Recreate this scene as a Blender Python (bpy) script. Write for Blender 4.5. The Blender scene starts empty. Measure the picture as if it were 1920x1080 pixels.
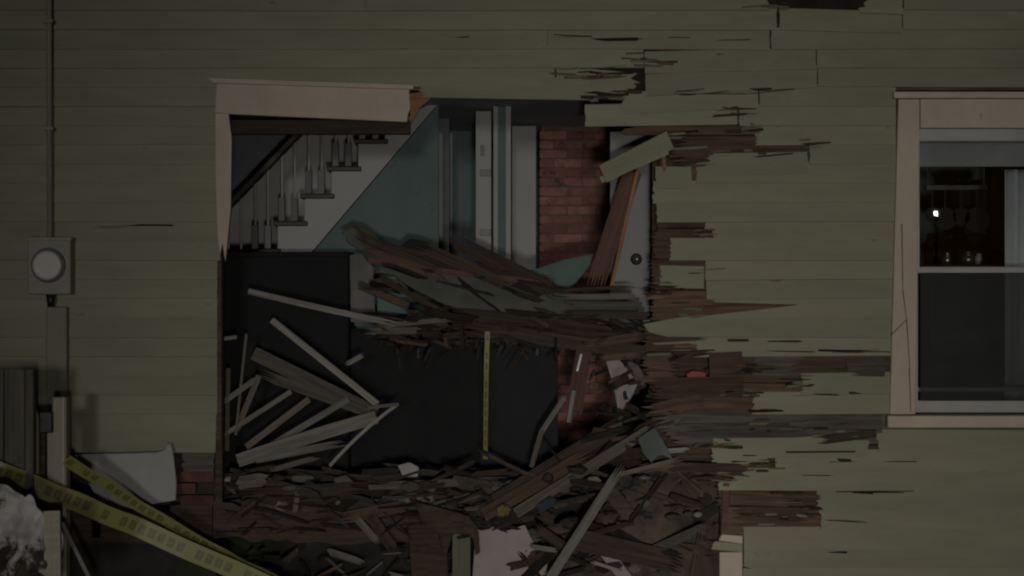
import bpy, bmesh, math, random
from mathutils import Vector, Matrix, noise

R = random.Random(7)
scene = bpy.context.scene
COL = scene.collection

# ---------------------------------------------------------------- camera, sky, sun, exposure
F, D, ZC = 313.2, 11.0, 1.9          # photo pixels per metre on the facade, distance to the facade, eye height

cam_d = bpy.data.cameras.new("camera")
cam = bpy.data.objects.new("camera", cam_d)
COL.objects.link(cam)
cam.location = (0, -D, ZC)
cam.rotation_euler = (math.radians(90), 0, 0)
cam_d.sensor_width = 36
cam_d.lens = 36 * F * D / 1920
cam_d.clip_end = 3000
scene.camera = cam

SUN_EL, SUN_AZ = math.radians(2), math.radians(181)      # azimuth clockwise from +Y
world = bpy.data.worlds.new("World")
scene.world = world
world.use_nodes = True
wn = world.node_tree
sky = wn.nodes.new("ShaderNodeTexSky")
sky.sky_type = 'NISHITA'
sky.sun_disc = False
sky.sun_elevation = SUN_EL
sky.sun_rotation = SUN_AZ
bg = wn.nodes["Background"]
bg.inputs["Strength"].default_value = 0.002
wn.links.new(sky.outputs[0], bg.inputs[0])

sun_d = bpy.data.lights.new("sun", 'SUN')
sun_d.energy = 0.205
sun_d.angle = math.radians(4)
sun_d.color = (1.0, 0.98, 0.95)
sun = bpy.data.objects.new("sun", sun_d)
COL.objects.link(sun)
sdir = Vector((math.sin(SUN_AZ) * math.cos(SUN_EL), math.cos(SUN_AZ) * math.cos(SUN_EL), math.sin(SUN_EL)))
sun.rotation_euler = (-sdir).to_track_quat('-Z', 'Y').to_euler()

scene.view_settings.view_transform = 'Standard'
scene.view_settings.look = 'None'
scene.view_settings.exposure = 0.2
scene.view_settings.gamma = 1
scene.render.engine = 'CYCLES'
scene.cycles.filter_width = 2.2

# ---------------------------------------------------------------- helpers
def W(px, py, d=0.0):
    """the point d metres behind the facade that stands at photo position px, py"""
    s = F * D / (D + d)
    return Vector(((px - 960) / s, d, ZC - (py - 540) / s))

def X(px): return (px - 960) / F
def Z(py): return ZC - (py - 540) / F

def tag(o, label=None, cat=None, group=None, kind=None):
    if label: o["label"] = label
    if cat: o["category"] = cat
    if group: o["group"] = group
    if kind: o["kind"] = kind
    return o

def empty(name, loc=(0, 0, 0)):
    o = bpy.data.objects.new(name, None)
    o.location = loc
    o.empty_display_size = 0.1
    COL.objects.link(o)
    return o

def mesh_obj(name, verts, faces, mat, parent=None, smooth=False, loc=None):
    me = bpy.data.meshes.new(name)
    me.from_pydata([tuple(v) for v in verts], [], faces)
    bm = bmesh.new(); bm.from_mesh(me)
    bmesh.ops.recalc_face_normals(bm, faces=bm.faces)
    bm.to_mesh(me); bm.free()
    if smooth:
        for p in me.polygons: p.use_smooth = True
    me.materials.append(mat)
    o = bpy.data.objects.new(name, me)
    COL.objects.link(o)
    if loc is not None: o.location = loc
    if parent is not None:
        o.parent = parent
        o.matrix_parent_inverse = Matrix.Translation(-Vector(parent.location))
    return o

class MB:
    def __init__(s): s.v = []; s.f = []
    def box(s, a, b):
        x0, y0, z0 = (min(a[i], b[i]) for i in range(3)); x1, y1, z1 = (max(a[i], b[i]) for i in range(3))
        n = len(s.v)
        s.v += [(x0,y0,z0),(x1,y0,z0),(x1,y1,z0),(x0,y1,z0),(x0,y0,z1),(x1,y0,z1),(x1,y1,z1),(x0,y1,z1)]
        s.f += [tuple(n+i for i in q) for q in ((0,3,2,1),(4,5,6,7),(0,1,5,4),(1,2,6,5),(2,3,7,6),(3,0,4,7))]
        return s
    def prism(s, pts, y0, y1):
        """polygon pts of (x, z) carried from depth y0 to y1; y0 may be a function of z"""
        n = len(s.v); m = len(pts)
        f0 = y0 if callable(y0) else (lambda z: y0)
        f1 = y1 if callable(y1) else (lambda z: y1)
        s.v += [(x, f0(z), z) for x, z in pts] + [(x, f1(z), z) for x, z in pts]
        s.f.append(tuple(n + i for i in range(m)))
        s.f.append(tuple(n + m + i for i in reversed(range(m))))
        s.f += [(n + i, n + m + i, n + m + (i + 1) % m, n + (i + 1) % m) for i in range(m)]
        return s
    def cyl(s, p0, p1, r0, r1=None, seg=12):
        r1 = r0 if r1 is None else r1
        p0, p1 = Vector(p0), Vector(p1)
        a = (p1 - p0).normalized()
        u = a.orthogonal().normalized(); w = a.cross(u)
        n = len(s.v)
        for p, r in ((p0, r0), (p1, r1)):
            for i in range(seg):
                t = 2 * math.pi * i / seg
                s.v.append(tuple(p + u * (r * math.cos(t)) + w * (r * math.sin(t))))
        s.f += [(n + i, n + (i + 1) % seg, n + seg + (i + 1) % seg, n + seg + i) for i in range(seg)]
        s.f += [tuple(n + i for i in reversed(range(seg))), tuple(n + seg + i for i in range(seg))]
        return s
    def build(s, name, mat, parent=None, smooth=False): return mesh_obj(name, s.v, s.f, mat, parent, smooth)

def bevel(o, w=0.004, seg=1):
    m = o.modifiers.new("bevel", 'BEVEL'); m.width = w; m.segments = seg; m.limit_method = 'ANGLE'
    return o

# ---------------------------------------------------------------- materials
def mat(name, c1, c2, rough=0.7, scale=6.0, stretch=(1, 1, 1), bump=0.15, c3=None, c3_at=0.68, rand=0.12, spec=0.3, metal=0.0, c3_scale=2.0, coat=0.0):
    m = bpy.data.materials.new(name); m.use_nodes = True
    nt = m.node_tree; N = nt.nodes.new; L = nt.links.new
    b = nt.nodes["Principled BSDF"]
    tc = N("ShaderNodeTexCoord"); oi = N("ShaderNodeObjectInfo")
    add = N("ShaderNodeVectorMath"); add.operation = 'ADD'
    sc = N("ShaderNodeVectorMath"); sc.operation = 'SCALE'; sc.inputs[3].default_value = 37.0
    comb = N("ShaderNodeCombineXYZ")
    for i in range(3): L(oi.outputs["Random"], comb.inputs[i])
    L(comb.outputs[0], sc.inputs[0]); L(tc.outputs["Object"], add.inputs[0]); L(sc.outputs[0], add.inputs[1])
    mp = N("ShaderNodeMapping"); mp.inputs["Scale"].default_value = stretch
    L(add.outputs[0], mp.inputs[0])
    nz = N("ShaderNodeTexNoise"); nz.inputs["Scale"].default_value = scale; nz.inputs["Detail"].default_value = 7; nz.inputs["Roughness"].default_value = 0.62
    L(mp.outputs[0], nz.inputs["Vector"])
    cr = N("ShaderNodeValToRGB"); cr.color_ramp.elements[0].position = 0.34; cr.color_ramp.elements[1].position = 0.66
    cr.color_ramp.elements[0].color = (*c1, 1); cr.color_ramp.elements[1].color = (*c2, 1)
    L(nz.outputs[0], cr.inputs[0])
    out = cr.outputs[0]
    if c3:
        n2 = N("ShaderNodeTexNoise"); n2.inputs["Scale"].default_value = c3_scale; n2.inputs["Detail"].default_value = 9; n2.inputs["Roughness"].default_value = 0.7
        L(mp.outputs[0], n2.inputs["Vector"])
        r2 = N("ShaderNodeMapRange"); r2.inputs[1].default_value = c3_at; r2.inputs[2].default_value = c3_at + 0.06
        L(n2.outputs[0], r2.inputs[0])
        mx = N("ShaderNodeMix"); mx.data_type = 'RGBA'
        L(r2.outputs[0], mx.inputs[0]); L(out, mx.inputs[6]); mx.inputs[7].default_value = (*c3, 1)
        out = mx.outputs[2]
    hv = N("ShaderNodeHueSaturation")
    mr = N("ShaderNodeMapRange"); mr.inputs[3].default_value = 1 - rand; mr.inputs[4].default_value = 1 + rand
    L(oi.outputs["Random"], mr.inputs[0]); L(mr.outputs[0], hv.inputs["Value"]); L(out, hv.inputs["Color"])
    L(hv.outputs[0], b.inputs["Base Color"])
    rr = N("ShaderNodeMapRange"); rr.inputs[3].default_value = max(0, rough - 0.12); rr.inputs[4].default_value = min(1, rough + 0.12)
    L(nz.outputs[0], rr.inputs[0]); L(rr.outputs[0], b.inputs["Roughness"])
    b.inputs["Specular IOR Level"].default_value = spec
    b.inputs["Metallic"].default_value = metal
    b.inputs["Coat Weight"].default_value = coat
    if bump:
        bp = N("ShaderNodeBump"); bp.inputs["Strength"].default_value = bump; bp.inputs["Distance"].default_value = 0.01
        L(nz.outputs[0], bp.inputs["Height"]); L(bp.outputs[0], b.inputs["Normal"])
    return m

GR = (0.7, 14, 14)          # grain along local X
GV = (14, 14, 0.7)
M = {}
JMATS = []
M['siding'] = mat('olive_clapboard_paint', (0.255, 0.247, 0.170), (0.312, 0.302, 0.214), 0.62, 3.0, (0.6, 3, 3), 0.10, c3=(0.15, 0.135, 0.10), c3_at=0.64, rand=0.06, c3_scale=6.0)
M['trim'] = mat('cream_trim_paint', (0.50, 0.415, 0.335), (0.60, 0.50, 0.405), 0.55, 4.0, (1, 1, 0.5), 0.08, c3=(0.30, 0.215, 0.15), c3_at=0.70, rand=0.04)
M['sheath'] = mat('old_brown_sheathing', (0.068, 0.042, 0.029), (0.165, 0.104, 0.074), 0.85, 3.5, GR, 0.5, c3=(0.05, 0.035, 0.028), c3_at=0.60, rand=0.3)
M['sheath_grey'] = mat('weathered_grey_sheathing', (0.065, 0.058, 0.050), (0.150, 0.132, 0.112), 0.9, 4.0, GR, 0.5, c3=(0.04, 0.035, 0.03), rand=0.25)
M['split'] = mat('fresh_split_wood', (0.22, 0.105, 0.05), (0.40, 0.21, 0.11), 0.75, 4.0, GR, 0.4, rand=0.2)
M['dark_wood'] = mat('dark_old_wood', (0.035, 0.024, 0.018), (0.095, 0.062, 0.045), 0.8, 3.5, GR, 0.5, c3=(0.16, 0.095, 0.06), c3_at=0.66, rand=0.25)
M['red_wood'] = mat('red_brown_varnished_wood', (0.078, 0.034, 0.026), (0.160, 0.078, 0.055), 0.6, 3.0, GR, 0.2, rand=0.15, spec=0.2)
M['lath'] = mat('grey_plaster_lath', (0.17, 0.16, 0.14), (0.33, 0.31, 0.28), 0.85, 4.0, GR, 0.4, rand=0.25)
M['lath_dim'] = mat('dusty_brown_lath', (0.10, 0.085, 0.07), (0.20, 0.17, 0.14), 0.85, 4.0, GR, 0.4, rand=0.2)
M['plaster'] = mat('pale_interior_plaster', (0.38, 0.37, 0.36), (0.46, 0.45, 0.44), 0.8, 3.0, (1, 1, 1), 0.08, c3=(0.28, 0.27, 0.26), c3_at=0.66, rand=0.03)
M['white'] = mat('white_interior_paint', (0.33, 0.328, 0.325), (0.40, 0.395, 0.39), 0.5, 3.0, (1, 1, 1), 0.05, rand=0.05, c3=(0.27, 0.26, 0.25), c3_at=0.62)
M['teal'] = mat('grey_teal_wall_paint', (0.120, 0.168, 0.165), (0.155, 0.205, 0.20), 0.75, 2.5, (1, 1, 1), 0.06, rand=0.03, c3=(0.105, 0.14, 0.138), c3_at=0.60)
M['teal_piece'] = mat('teal_painted_plaster', (0.12, 0.175, 0.16), (0.165, 0.23, 0.21), 0.8, 5.0, (1, 1, 1), 0.2, c3=(0.30, 0.29, 0.27), c3_at=0.66, rand=0.1)
M['teal_dull'] = mat('dusty_blue_green_plaster', (0.085, 0.10, 0.092), (0.135, 0.155, 0.142), 0.85, 5.0, (1, 1, 1), 0.2, c3=(0.06, 0.05, 0.042), c3_at=0.58, rand=0.1)
M['grey_dull'] = mat('dusty_grey_plaster', (0.13, 0.13, 0.122), (0.19, 0.188, 0.178), 0.85, 4.0, (1, 1, 1), 0.2, c3=(0.09, 0.085, 0.075), c3_at=0.6)
M['door_paint'] = mat('dingy_door_paint', (0.30, 0.295, 0.295), (0.355, 0.35, 0.35), 0.6, 3.0, (1, 1, 1), 0.08, c3=(0.22, 0.21, 0.20), c3_at=0.62)
M['olive_piece'] = mat('grimy_olive_plaster', (0.105, 0.112, 0.090), (0.152, 0.158, 0.128), 0.85, 4.0, (1, 1, 1), 0.25, c3=(0.06, 0.045, 0.035), c3_at=0.62, rand=0.1)
M['bluewall'] = mat('blue_grey_wall_paint', (0.16, 0.165, 0.185), (0.20, 0.205, 0.225), 0.8, 2.5, (1, 1, 1), 0.05, rand=0.02)
M['ceiling'] = mat('blue_grey_ceiling_paint', (0.40, 0.42, 0.46), (0.48, 0.50, 0.54), 0.85, 2.0, (1, 1, 1), 0.05, rand=0.02)
M['tread'] = mat('dark_stair_tread', (0.025, 0.018, 0.014), (0.05, 0.035, 0.026), 0.45, 3.0, GR, 0.1)
M['baluster_dark'] = mat('dim_grey_baluster', (0.15, 0.15, 0.148), (0.20, 0.198, 0.195), 0.6, 5.0, GV, 0.1, rand=.25)
M['brick'] = mat('red_brick', (0.24, 0.105, 0.085), (0.37, 0.175, 0.145), 0.9, 14.0, (1, 1, 1), 0.5, c3=(0.10, 0.06, 0.05), c3_at=0.57, rand=0.35, c3_scale=5.0)
M['brick_dark'] = mat('dark_brick', (0.085, 0.040, 0.032), (0.15, 0.07, 0.055), 0.9, 14.0, (1, 1, 1), 0.5, rand=0.2)  # evenly darker than the chimney brick
M['mortar'] = mat('dirty_mortar', (0.12, 0.085, 0.07), (0.19, 0.14, 0.115), 0.95, 20.0, (1, 1, 1), 0.5)
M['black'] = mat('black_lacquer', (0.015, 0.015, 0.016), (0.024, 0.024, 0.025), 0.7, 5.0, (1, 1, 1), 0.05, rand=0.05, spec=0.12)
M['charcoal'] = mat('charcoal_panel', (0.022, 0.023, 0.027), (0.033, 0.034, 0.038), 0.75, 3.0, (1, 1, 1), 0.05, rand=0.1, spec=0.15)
M['felt'] = mat('brown_black_gash_shade', (0.014, 0.012, 0.010), (0.034, 0.027, 0.022), 0.9, 7.0, (1, 1, 1), 0.3)  # dark colour for the sheet that stands in for gash shade
M['floor'] = mat('brown_floorboards', (0.045, 0.030, 0.022), (0.09, 0.062, 0.045), 0.7, 4.0, GR, 0.2)
M['rubble'] = mat('brown_rubble', (0.045, 0.034, 0.027), (0.125, 0.092, 0.072), 0.9, 9.0, (1, 1, 1), 0.6, c3=(0.30, 0.27, 0.24), c3_at=0.66)
M['soil'] = mat('dark_soil', (0.022, 0.021, 0.020), (0.05, 0.046, 0.042), 0.95, 3.0, (1, 1, 1), 0.6, c3=(0.035, 0.05, 0.02), c3_at=0.55)
M['meter'] = mat('olive_painted_steel', (0.255, 0.25, 0.19), (0.30, 0.295, 0.225), 0.5, 8.0, (1, 1, 1), 0.05, rand=0.03, spec=0.4)
M['conduit'] = mat('painted_conduit', (0.235, 0.225, 0.165), (0.285, 0.272, 0.205), 0.5, 8.0, (1, 1, 0.3), 0.05)
M['meter_ring'] = mat('dull_meter_ring', (0.10, 0.095, 0.085), (0.14, 0.135, 0.12), 0.6, 8.0)
M['dial'] = mat('frosted_meter_glass', (0.50, 0.47, 0.45), (0.58, 0.55, 0.53), 0.5, 6.0, (1, 1, 1), 0.0, spec=0.5)
M['dark_metal'] = mat('dark_metal', (0.03, 0.03, 0.03), (0.06, 0.06, 0.058), 0.4, 8.0, (1, 1, 1), 0.05, metal=0.6)
M['knob'] = mat('tarnished_metal', (0.20, 0.19, 0.17), (0.30, 0.28, 0.25), 0.35, 9.0, (1, 1, 1), 0.05, metal=0.8)
M['fence'] = mat('weathered_grey_fence', (0.085, 0.078, 0.066), (0.160, 0.148, 0.125), 0.9, 3.0, GV, 0.5, c3=(0.05, 0.045, 0.04), rand=0.25)
M['cream_post'] = mat('peeling_cream_post', (0.33, 0.30, 0.225), (0.42, 0.385, 0.30), 0.7, 3.0, GV, 0.3, c3=(0.12, 0.085, 0.06), c3_at=0.66)
M['sheet'] = mat('dirty_white_sheet', (0.50, 0.485, 0.47), (0.68, 0.66, 0.64), 0.7, 3.0, (1, 1, 1), 0.15, c3=(0.06, 0.045, 0.035), c3_at=0.53, c3_scale=2.2, rand=0.02)
M['board'] = mat('white_foam_board', (0.40, 0.395, 0.385), (0.49, 0.48, 0.47), 0.7, 3.0, (1, 1, 1), 0.1, c3=(0.20, 0.18, 0.16), c3_at=0.70, rand=0.03)
M['pink'] = mat('pale_pink_drywall', (0.36, 0.305, 0.29), (0.44, 0.38, 0.36), 0.8, 3.0, (1, 1, 1), 0.12, c3=(0.25, 0.20, 0.18), c3_at=0.68)
M['insul'] = mat('yellow_insulation', (0.15, 0.115, 0.04), (0.24, 0.19, 0.07), 0.95, 12.0, (1, 1, 1), 0.6)
M['red'] = mat('red_plastic', (0.28, 0.03, 0.035), (0.36, 0.045, 0.05), 0.5, 8.0)
M['green_post'] = mat('greenish_post', (0.12, 0.12, 0.08), (0.17, 0.165, 0.115), 0.8, 4.0, GV, 0.3)
M['blind'] = mat('grey_roller_blind', (0.22, 0.225, 0.225), (0.31, 0.31, 0.31), 0.8, 2.5, (1, 1, 1), 0.1)
M['curtain'] = mat('pale_curtain', (0.62, 0.63, 0.65), (0.70, 0.71, 0.73), 0.9, 6.0, (6, 1, 0.6), 0.2)
M['sash'] = mat('grey_white_sash_paint', (0.38, 0.375, 0.36), (0.46, 0.455, 0.44), 0.5, 5.0, (1, 1, 1), 0.06)
M['steel'] = mat('bright_strap', (0.55, 0.54, 0.52), (0.65, 0.64, 0.62), 0.3, 6.0, (1, 1, 1), 0.05, metal=0.9)
M['blue'] = mat('blue_rag', (0.035, 0.045, 0.07), (0.06, 0.07, 0.10), 0.9, 9.0, (1, 1, 1), 0.3)

def glass_mat(name, tint=(0.9, 0.92, 0.92)):
    m = bpy.data.materials.new(name); m.use_nodes = True
    nt = m.node_tree; nt.nodes.clear(); N = nt.nodes.new; L = nt.links.new
    o = N("ShaderNodeOutputMaterial"); mx = N("ShaderNodeMixShader")
    tr = N("ShaderNodeBsdfTransparent"); tr.inputs[0].default_value = (*tint, 1)
    gl = N("ShaderNodeBsdfGlossy"); gl.inputs["Roughness"].default_value = 0.01
    fr = N("ShaderNodeFresnel"); fr.inputs[0].default_value = 1.5
    L(fr.outputs[0], mx.inputs[0]); L(tr.outputs[0], mx.inputs[1]); L(gl.outputs[0], mx.inputs[2]); L(mx.outputs[0], o.inputs[0])
    return m
M['glass'] = glass_mat('window_glass', (0.93, 0.95, 0.95))
def screen_mat():
    m = bpy.data.materials.new('dusty_insect_screen'); m.use_nodes = True
    nt = m.node_tree; nt.nodes.clear(); N = nt.nodes.new; L = nt.links.new
    o = N("ShaderNodeOutputMaterial"); mx = N("ShaderNodeMixShader"); mx.inputs[0].default_value = 0.42
    tr_ = N("ShaderNodeBsdfTransparent"); df_ = N("ShaderNodeBsdfDiffuse")
    nz = N("ShaderNodeTexNoise"); nz.inputs["Scale"].default_value = 5
    cr = N("ShaderNodeValToRGB"); cr.color_ramp.elements[0].color = (.05, .052, .052, 1); cr.color_ramp.elements[1].color = (.10, .10, .10, 1)
    L(nz.outputs[0], cr.inputs[0]); L(cr.outputs[0], df_.inputs[0])
    L(tr_.outputs[0], mx.inputs[1]); L(df_.outputs[0], mx.inputs[2]); L(mx.outputs[0], o.inputs[0])
    return m
M['screen'] = screen_mat()
M['jar'] = glass_mat('clear_jar_glass', (0.55, 0.58, 0.58))

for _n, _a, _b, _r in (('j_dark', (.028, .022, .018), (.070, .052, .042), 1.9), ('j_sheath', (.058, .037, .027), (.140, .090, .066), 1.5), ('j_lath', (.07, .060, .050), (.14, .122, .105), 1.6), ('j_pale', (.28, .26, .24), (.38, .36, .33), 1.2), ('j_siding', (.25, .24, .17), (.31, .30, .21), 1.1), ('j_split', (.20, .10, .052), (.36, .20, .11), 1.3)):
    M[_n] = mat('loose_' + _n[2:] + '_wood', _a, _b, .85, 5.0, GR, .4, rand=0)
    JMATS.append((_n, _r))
def tape_mat():
    m = bpy.data.materials.new('yellow_barrier_tape'); m.use_nodes = True
    nt = m.node_tree; N = nt.nodes.new; L = nt.links.new
    b = nt.nodes["Principled BSDF"]
    uv = N("ShaderNodeUVMap"); sp = N("ShaderNodeSeparateXYZ"); L(uv.outputs[0], sp.inputs[0])
    def math_(op, a, bb=None, c=None):
        n = N("ShaderNodeMath"); n.operation = op
        for i, q in enumerate((a, bb, c)):
            if q is None: continue
            if isinstance(q, (int, float)): n.inputs[i].default_value = q
            else: L(q, n.inputs[i])
        return n.outputs[0]
    u = math_('MULTIPLY', sp.outputs[0], 17.0)
    cell = math_('FLOOR', u); fu = math_('FRACT', u)
    wn_ = N("ShaderNodeTexWhiteNoise"); wn_.noise_dimensions = '1D'; L(cell, wn_.inputs["W"])
    rnd = wn_.outputs["Value"]
    v = sp.outputs[1]
    inside = math_('MULTIPLY', math_('GREATER_THAN', fu, 0.16), math_('LESS_THAN', fu, 0.84))
    band = math_('MULTIPLY', math_('GREATER_THAN', v, 0.24), math_('LESS_THAN', v, 0.76))
    # a counter inside each worn, unreadable character
    hole = math_('MULTIPLY', math_('COMPARE', fu, 0.52, 0.10), math_('COMPARE', v, math_('ADD', 0.36, math_('MULTIPLY', rnd, 0.3)), 0.10))
    ink = math_('MULTIPLY', math_('MULTIPLY', inside, band), math_('SUBTRACT', 1.0, math_('MULTIPLY', hole, 0.45)))
    ink = math_('MULTIPLY', ink, math_('GREATER_THAN', rnd, 0.20))
    nz = N("ShaderNodeTexNoise"); nz.inputs["Scale"].default_value = 60
    ink = math_('MULTIPLY', ink, math_('ADD', 0.1, math_('MULTIPLY', nz.outputs[0], 0.9)))
    mx = N("ShaderNodeMix"); mx.data_type = 'RGBA'
    L(ink, mx.inputs[0]); mx.inputs[6].default_value = (0.28, 0.27, 0.085, 1); mx.inputs[7].default_value = (0.05, 0.047, 0.02, 1)
    L(mx.outputs[2], b.inputs["Base Color"]); b.inputs["Roughness"].default_value = 0.45
    return m
M['tape'] = tape_mat()

def island_tint(m, lo, hi):
    nt = m.node_tree; b = nt.nodes["Principled BSDF"]; src = b.inputs["Base Color"].links[0].from_socket
    ge = nt.nodes.new("ShaderNodeNewGeometry"); hv = nt.nodes.new("ShaderNodeHueSaturation"); mr = nt.nodes.new("ShaderNodeMapRange"); pw = nt.nodes.new("ShaderNodeMath"); pw.operation = 'POWER'; pw.inputs[1].default_value = 3.0
    nt.links.new(ge.outputs["Random Per Island"], pw.inputs[0]); nt.links.new(pw.outputs[0], mr.inputs[0]); mr.inputs[3].default_value = lo; mr.inputs[4].default_value = hi
    nt.links.new(mr.outputs[0], hv.inputs["Value"]); nt.links.new(src, hv.inputs["Color"]); nt.links.new(hv.outputs[0], b.inputs["Base Color"])
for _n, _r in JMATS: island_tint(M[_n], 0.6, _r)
M['lumps'] = mat('dusty_plaster_lump', (0.07, 0.06, 0.052), (0.15, 0.135, 0.12), 0.95, 12.0, (1, 1, 1), 0.6)
island_tint(M['lumps'], .5, 2.4)
M['splinters'] = mat('brown_splinters', (0.045, 0.034, 0.027), (0.105, 0.078, 0.062), 0.9, 9.0, (1, 1, 1), 0.4)
island_tint(M['splinters'], 0.55, 2.6)
# ---------------------------------------------------------------- ground
g = MB(); g.v = [(-1500, -1500, 0), (1500, -1500, 0), (1500, 1500, 0), (-1500, 1500, 0)]; g.f = [(0, 1, 2, 3)]
tag(g.build('ground', M['soil']), kind='structure')

# ---------------------------------------------------------------- house
house = empty('damaged_house', (0, 0, 0))
tag(house, 'olive clapboard house with a gaping splintered hole smashed through its front wall', 'house')
WL, WR = -260, 2200           # facade ends, photo px
ROW, R0 = 36.0, 128.0

def jag(x, amp, inward, n=6):
    """(x, t) points down a torn end, t from 1 (top) to 0"""
    if not amp: return [(x, 1.0), (x, 0.0)]
    n = 6 if amp < 8 else 11
    ts = [1.0] + sorted([R.uniform(0.04, 0.96) for _ in range(n)], reverse=True) + [0.0]
    out = []; run = R.uniform(0.2, 0.6)
    for i, t in enumerate(ts):
        run = min(1, max(0, run + R.uniform(-.3, .3)))
        spike = R.random() ** 3 * 1.6 if i % 2 else -0.1
        out.append((x + inward * amp * (0.75 * run + (0.5 * R.random() if i % 2 else 0)) - inward * (amp * spike * .8 if i % 2 == 0 and R.random() < .4 else 0), t))
    return out

def clap(k, xa, xb, jl=0, jr=0, dl=0, dr=0, ol=0.0, orr=0.0, mt=None, prof=None):
    zb = Z(R0 + ROW * (k + 1)); h = ROW / F + 0.018
    lp = jag(xa, jl, 1); rp = jag(xb, jr, -1)[::-1]
    pts = prof if prof else lp[:0] + rp + lp            # bottom right -> top right -> top left -> bottom left
    v0, v1 = [], []
    span = max(1.0, xb - xa)
    drip = R.uniform(0.0, 0.003); sg = R.uniform(-3.2, 3.2); ty = R.uniform(-0.003, 0.0005)
    for px, t in pts:
        q = (px - xa) / span
        dz = -(dl * (1 - q) + dr * q + sg * (q - 0.5)) / F
        oy = -(ol * (1 - q) ** 2 + orr * q ** 2) + ty
        fy = -0.018 + 0.014 * t + oy
        z = zb + t * h + dz
        v0.append((X(px), fy, z)); v1.append((X(px), fy + 0.0085, z - (drip if t == 0 else 0)))
    n = len(v0)
    f = [tuple(range(n)), tuple(n + i for i in reversed(range(n)))] + [(i, n + i, n + (i + 1) % n, (i + 1) % n) for i in range(n)]
    return mesh_obj('clapboard', v0 + v1, f, mt or M['siding'], house)

def course(k, xa, xb, jl=0, jr=0, **kw):
    """a run of boards with a butt joint where a carpenter would have needed one"""
    cuts = []
    x = xa + R.uniform(700, 1700)
    while x < xb - 260:
        cuts.append(x); x += R.uniform(1000, 1700)
    xs = [xa] + cuts + [xb]
    for i in range(len(xs) - 1):
        clap(k, xs[i] + (0.3 if i else 0), xs[i + 1] - (0.3 if i < len(xs) - 2 else 0),
             jl if i == 0 else 0, jr if i == len(xs) - 2 else 0, **kw)

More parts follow.
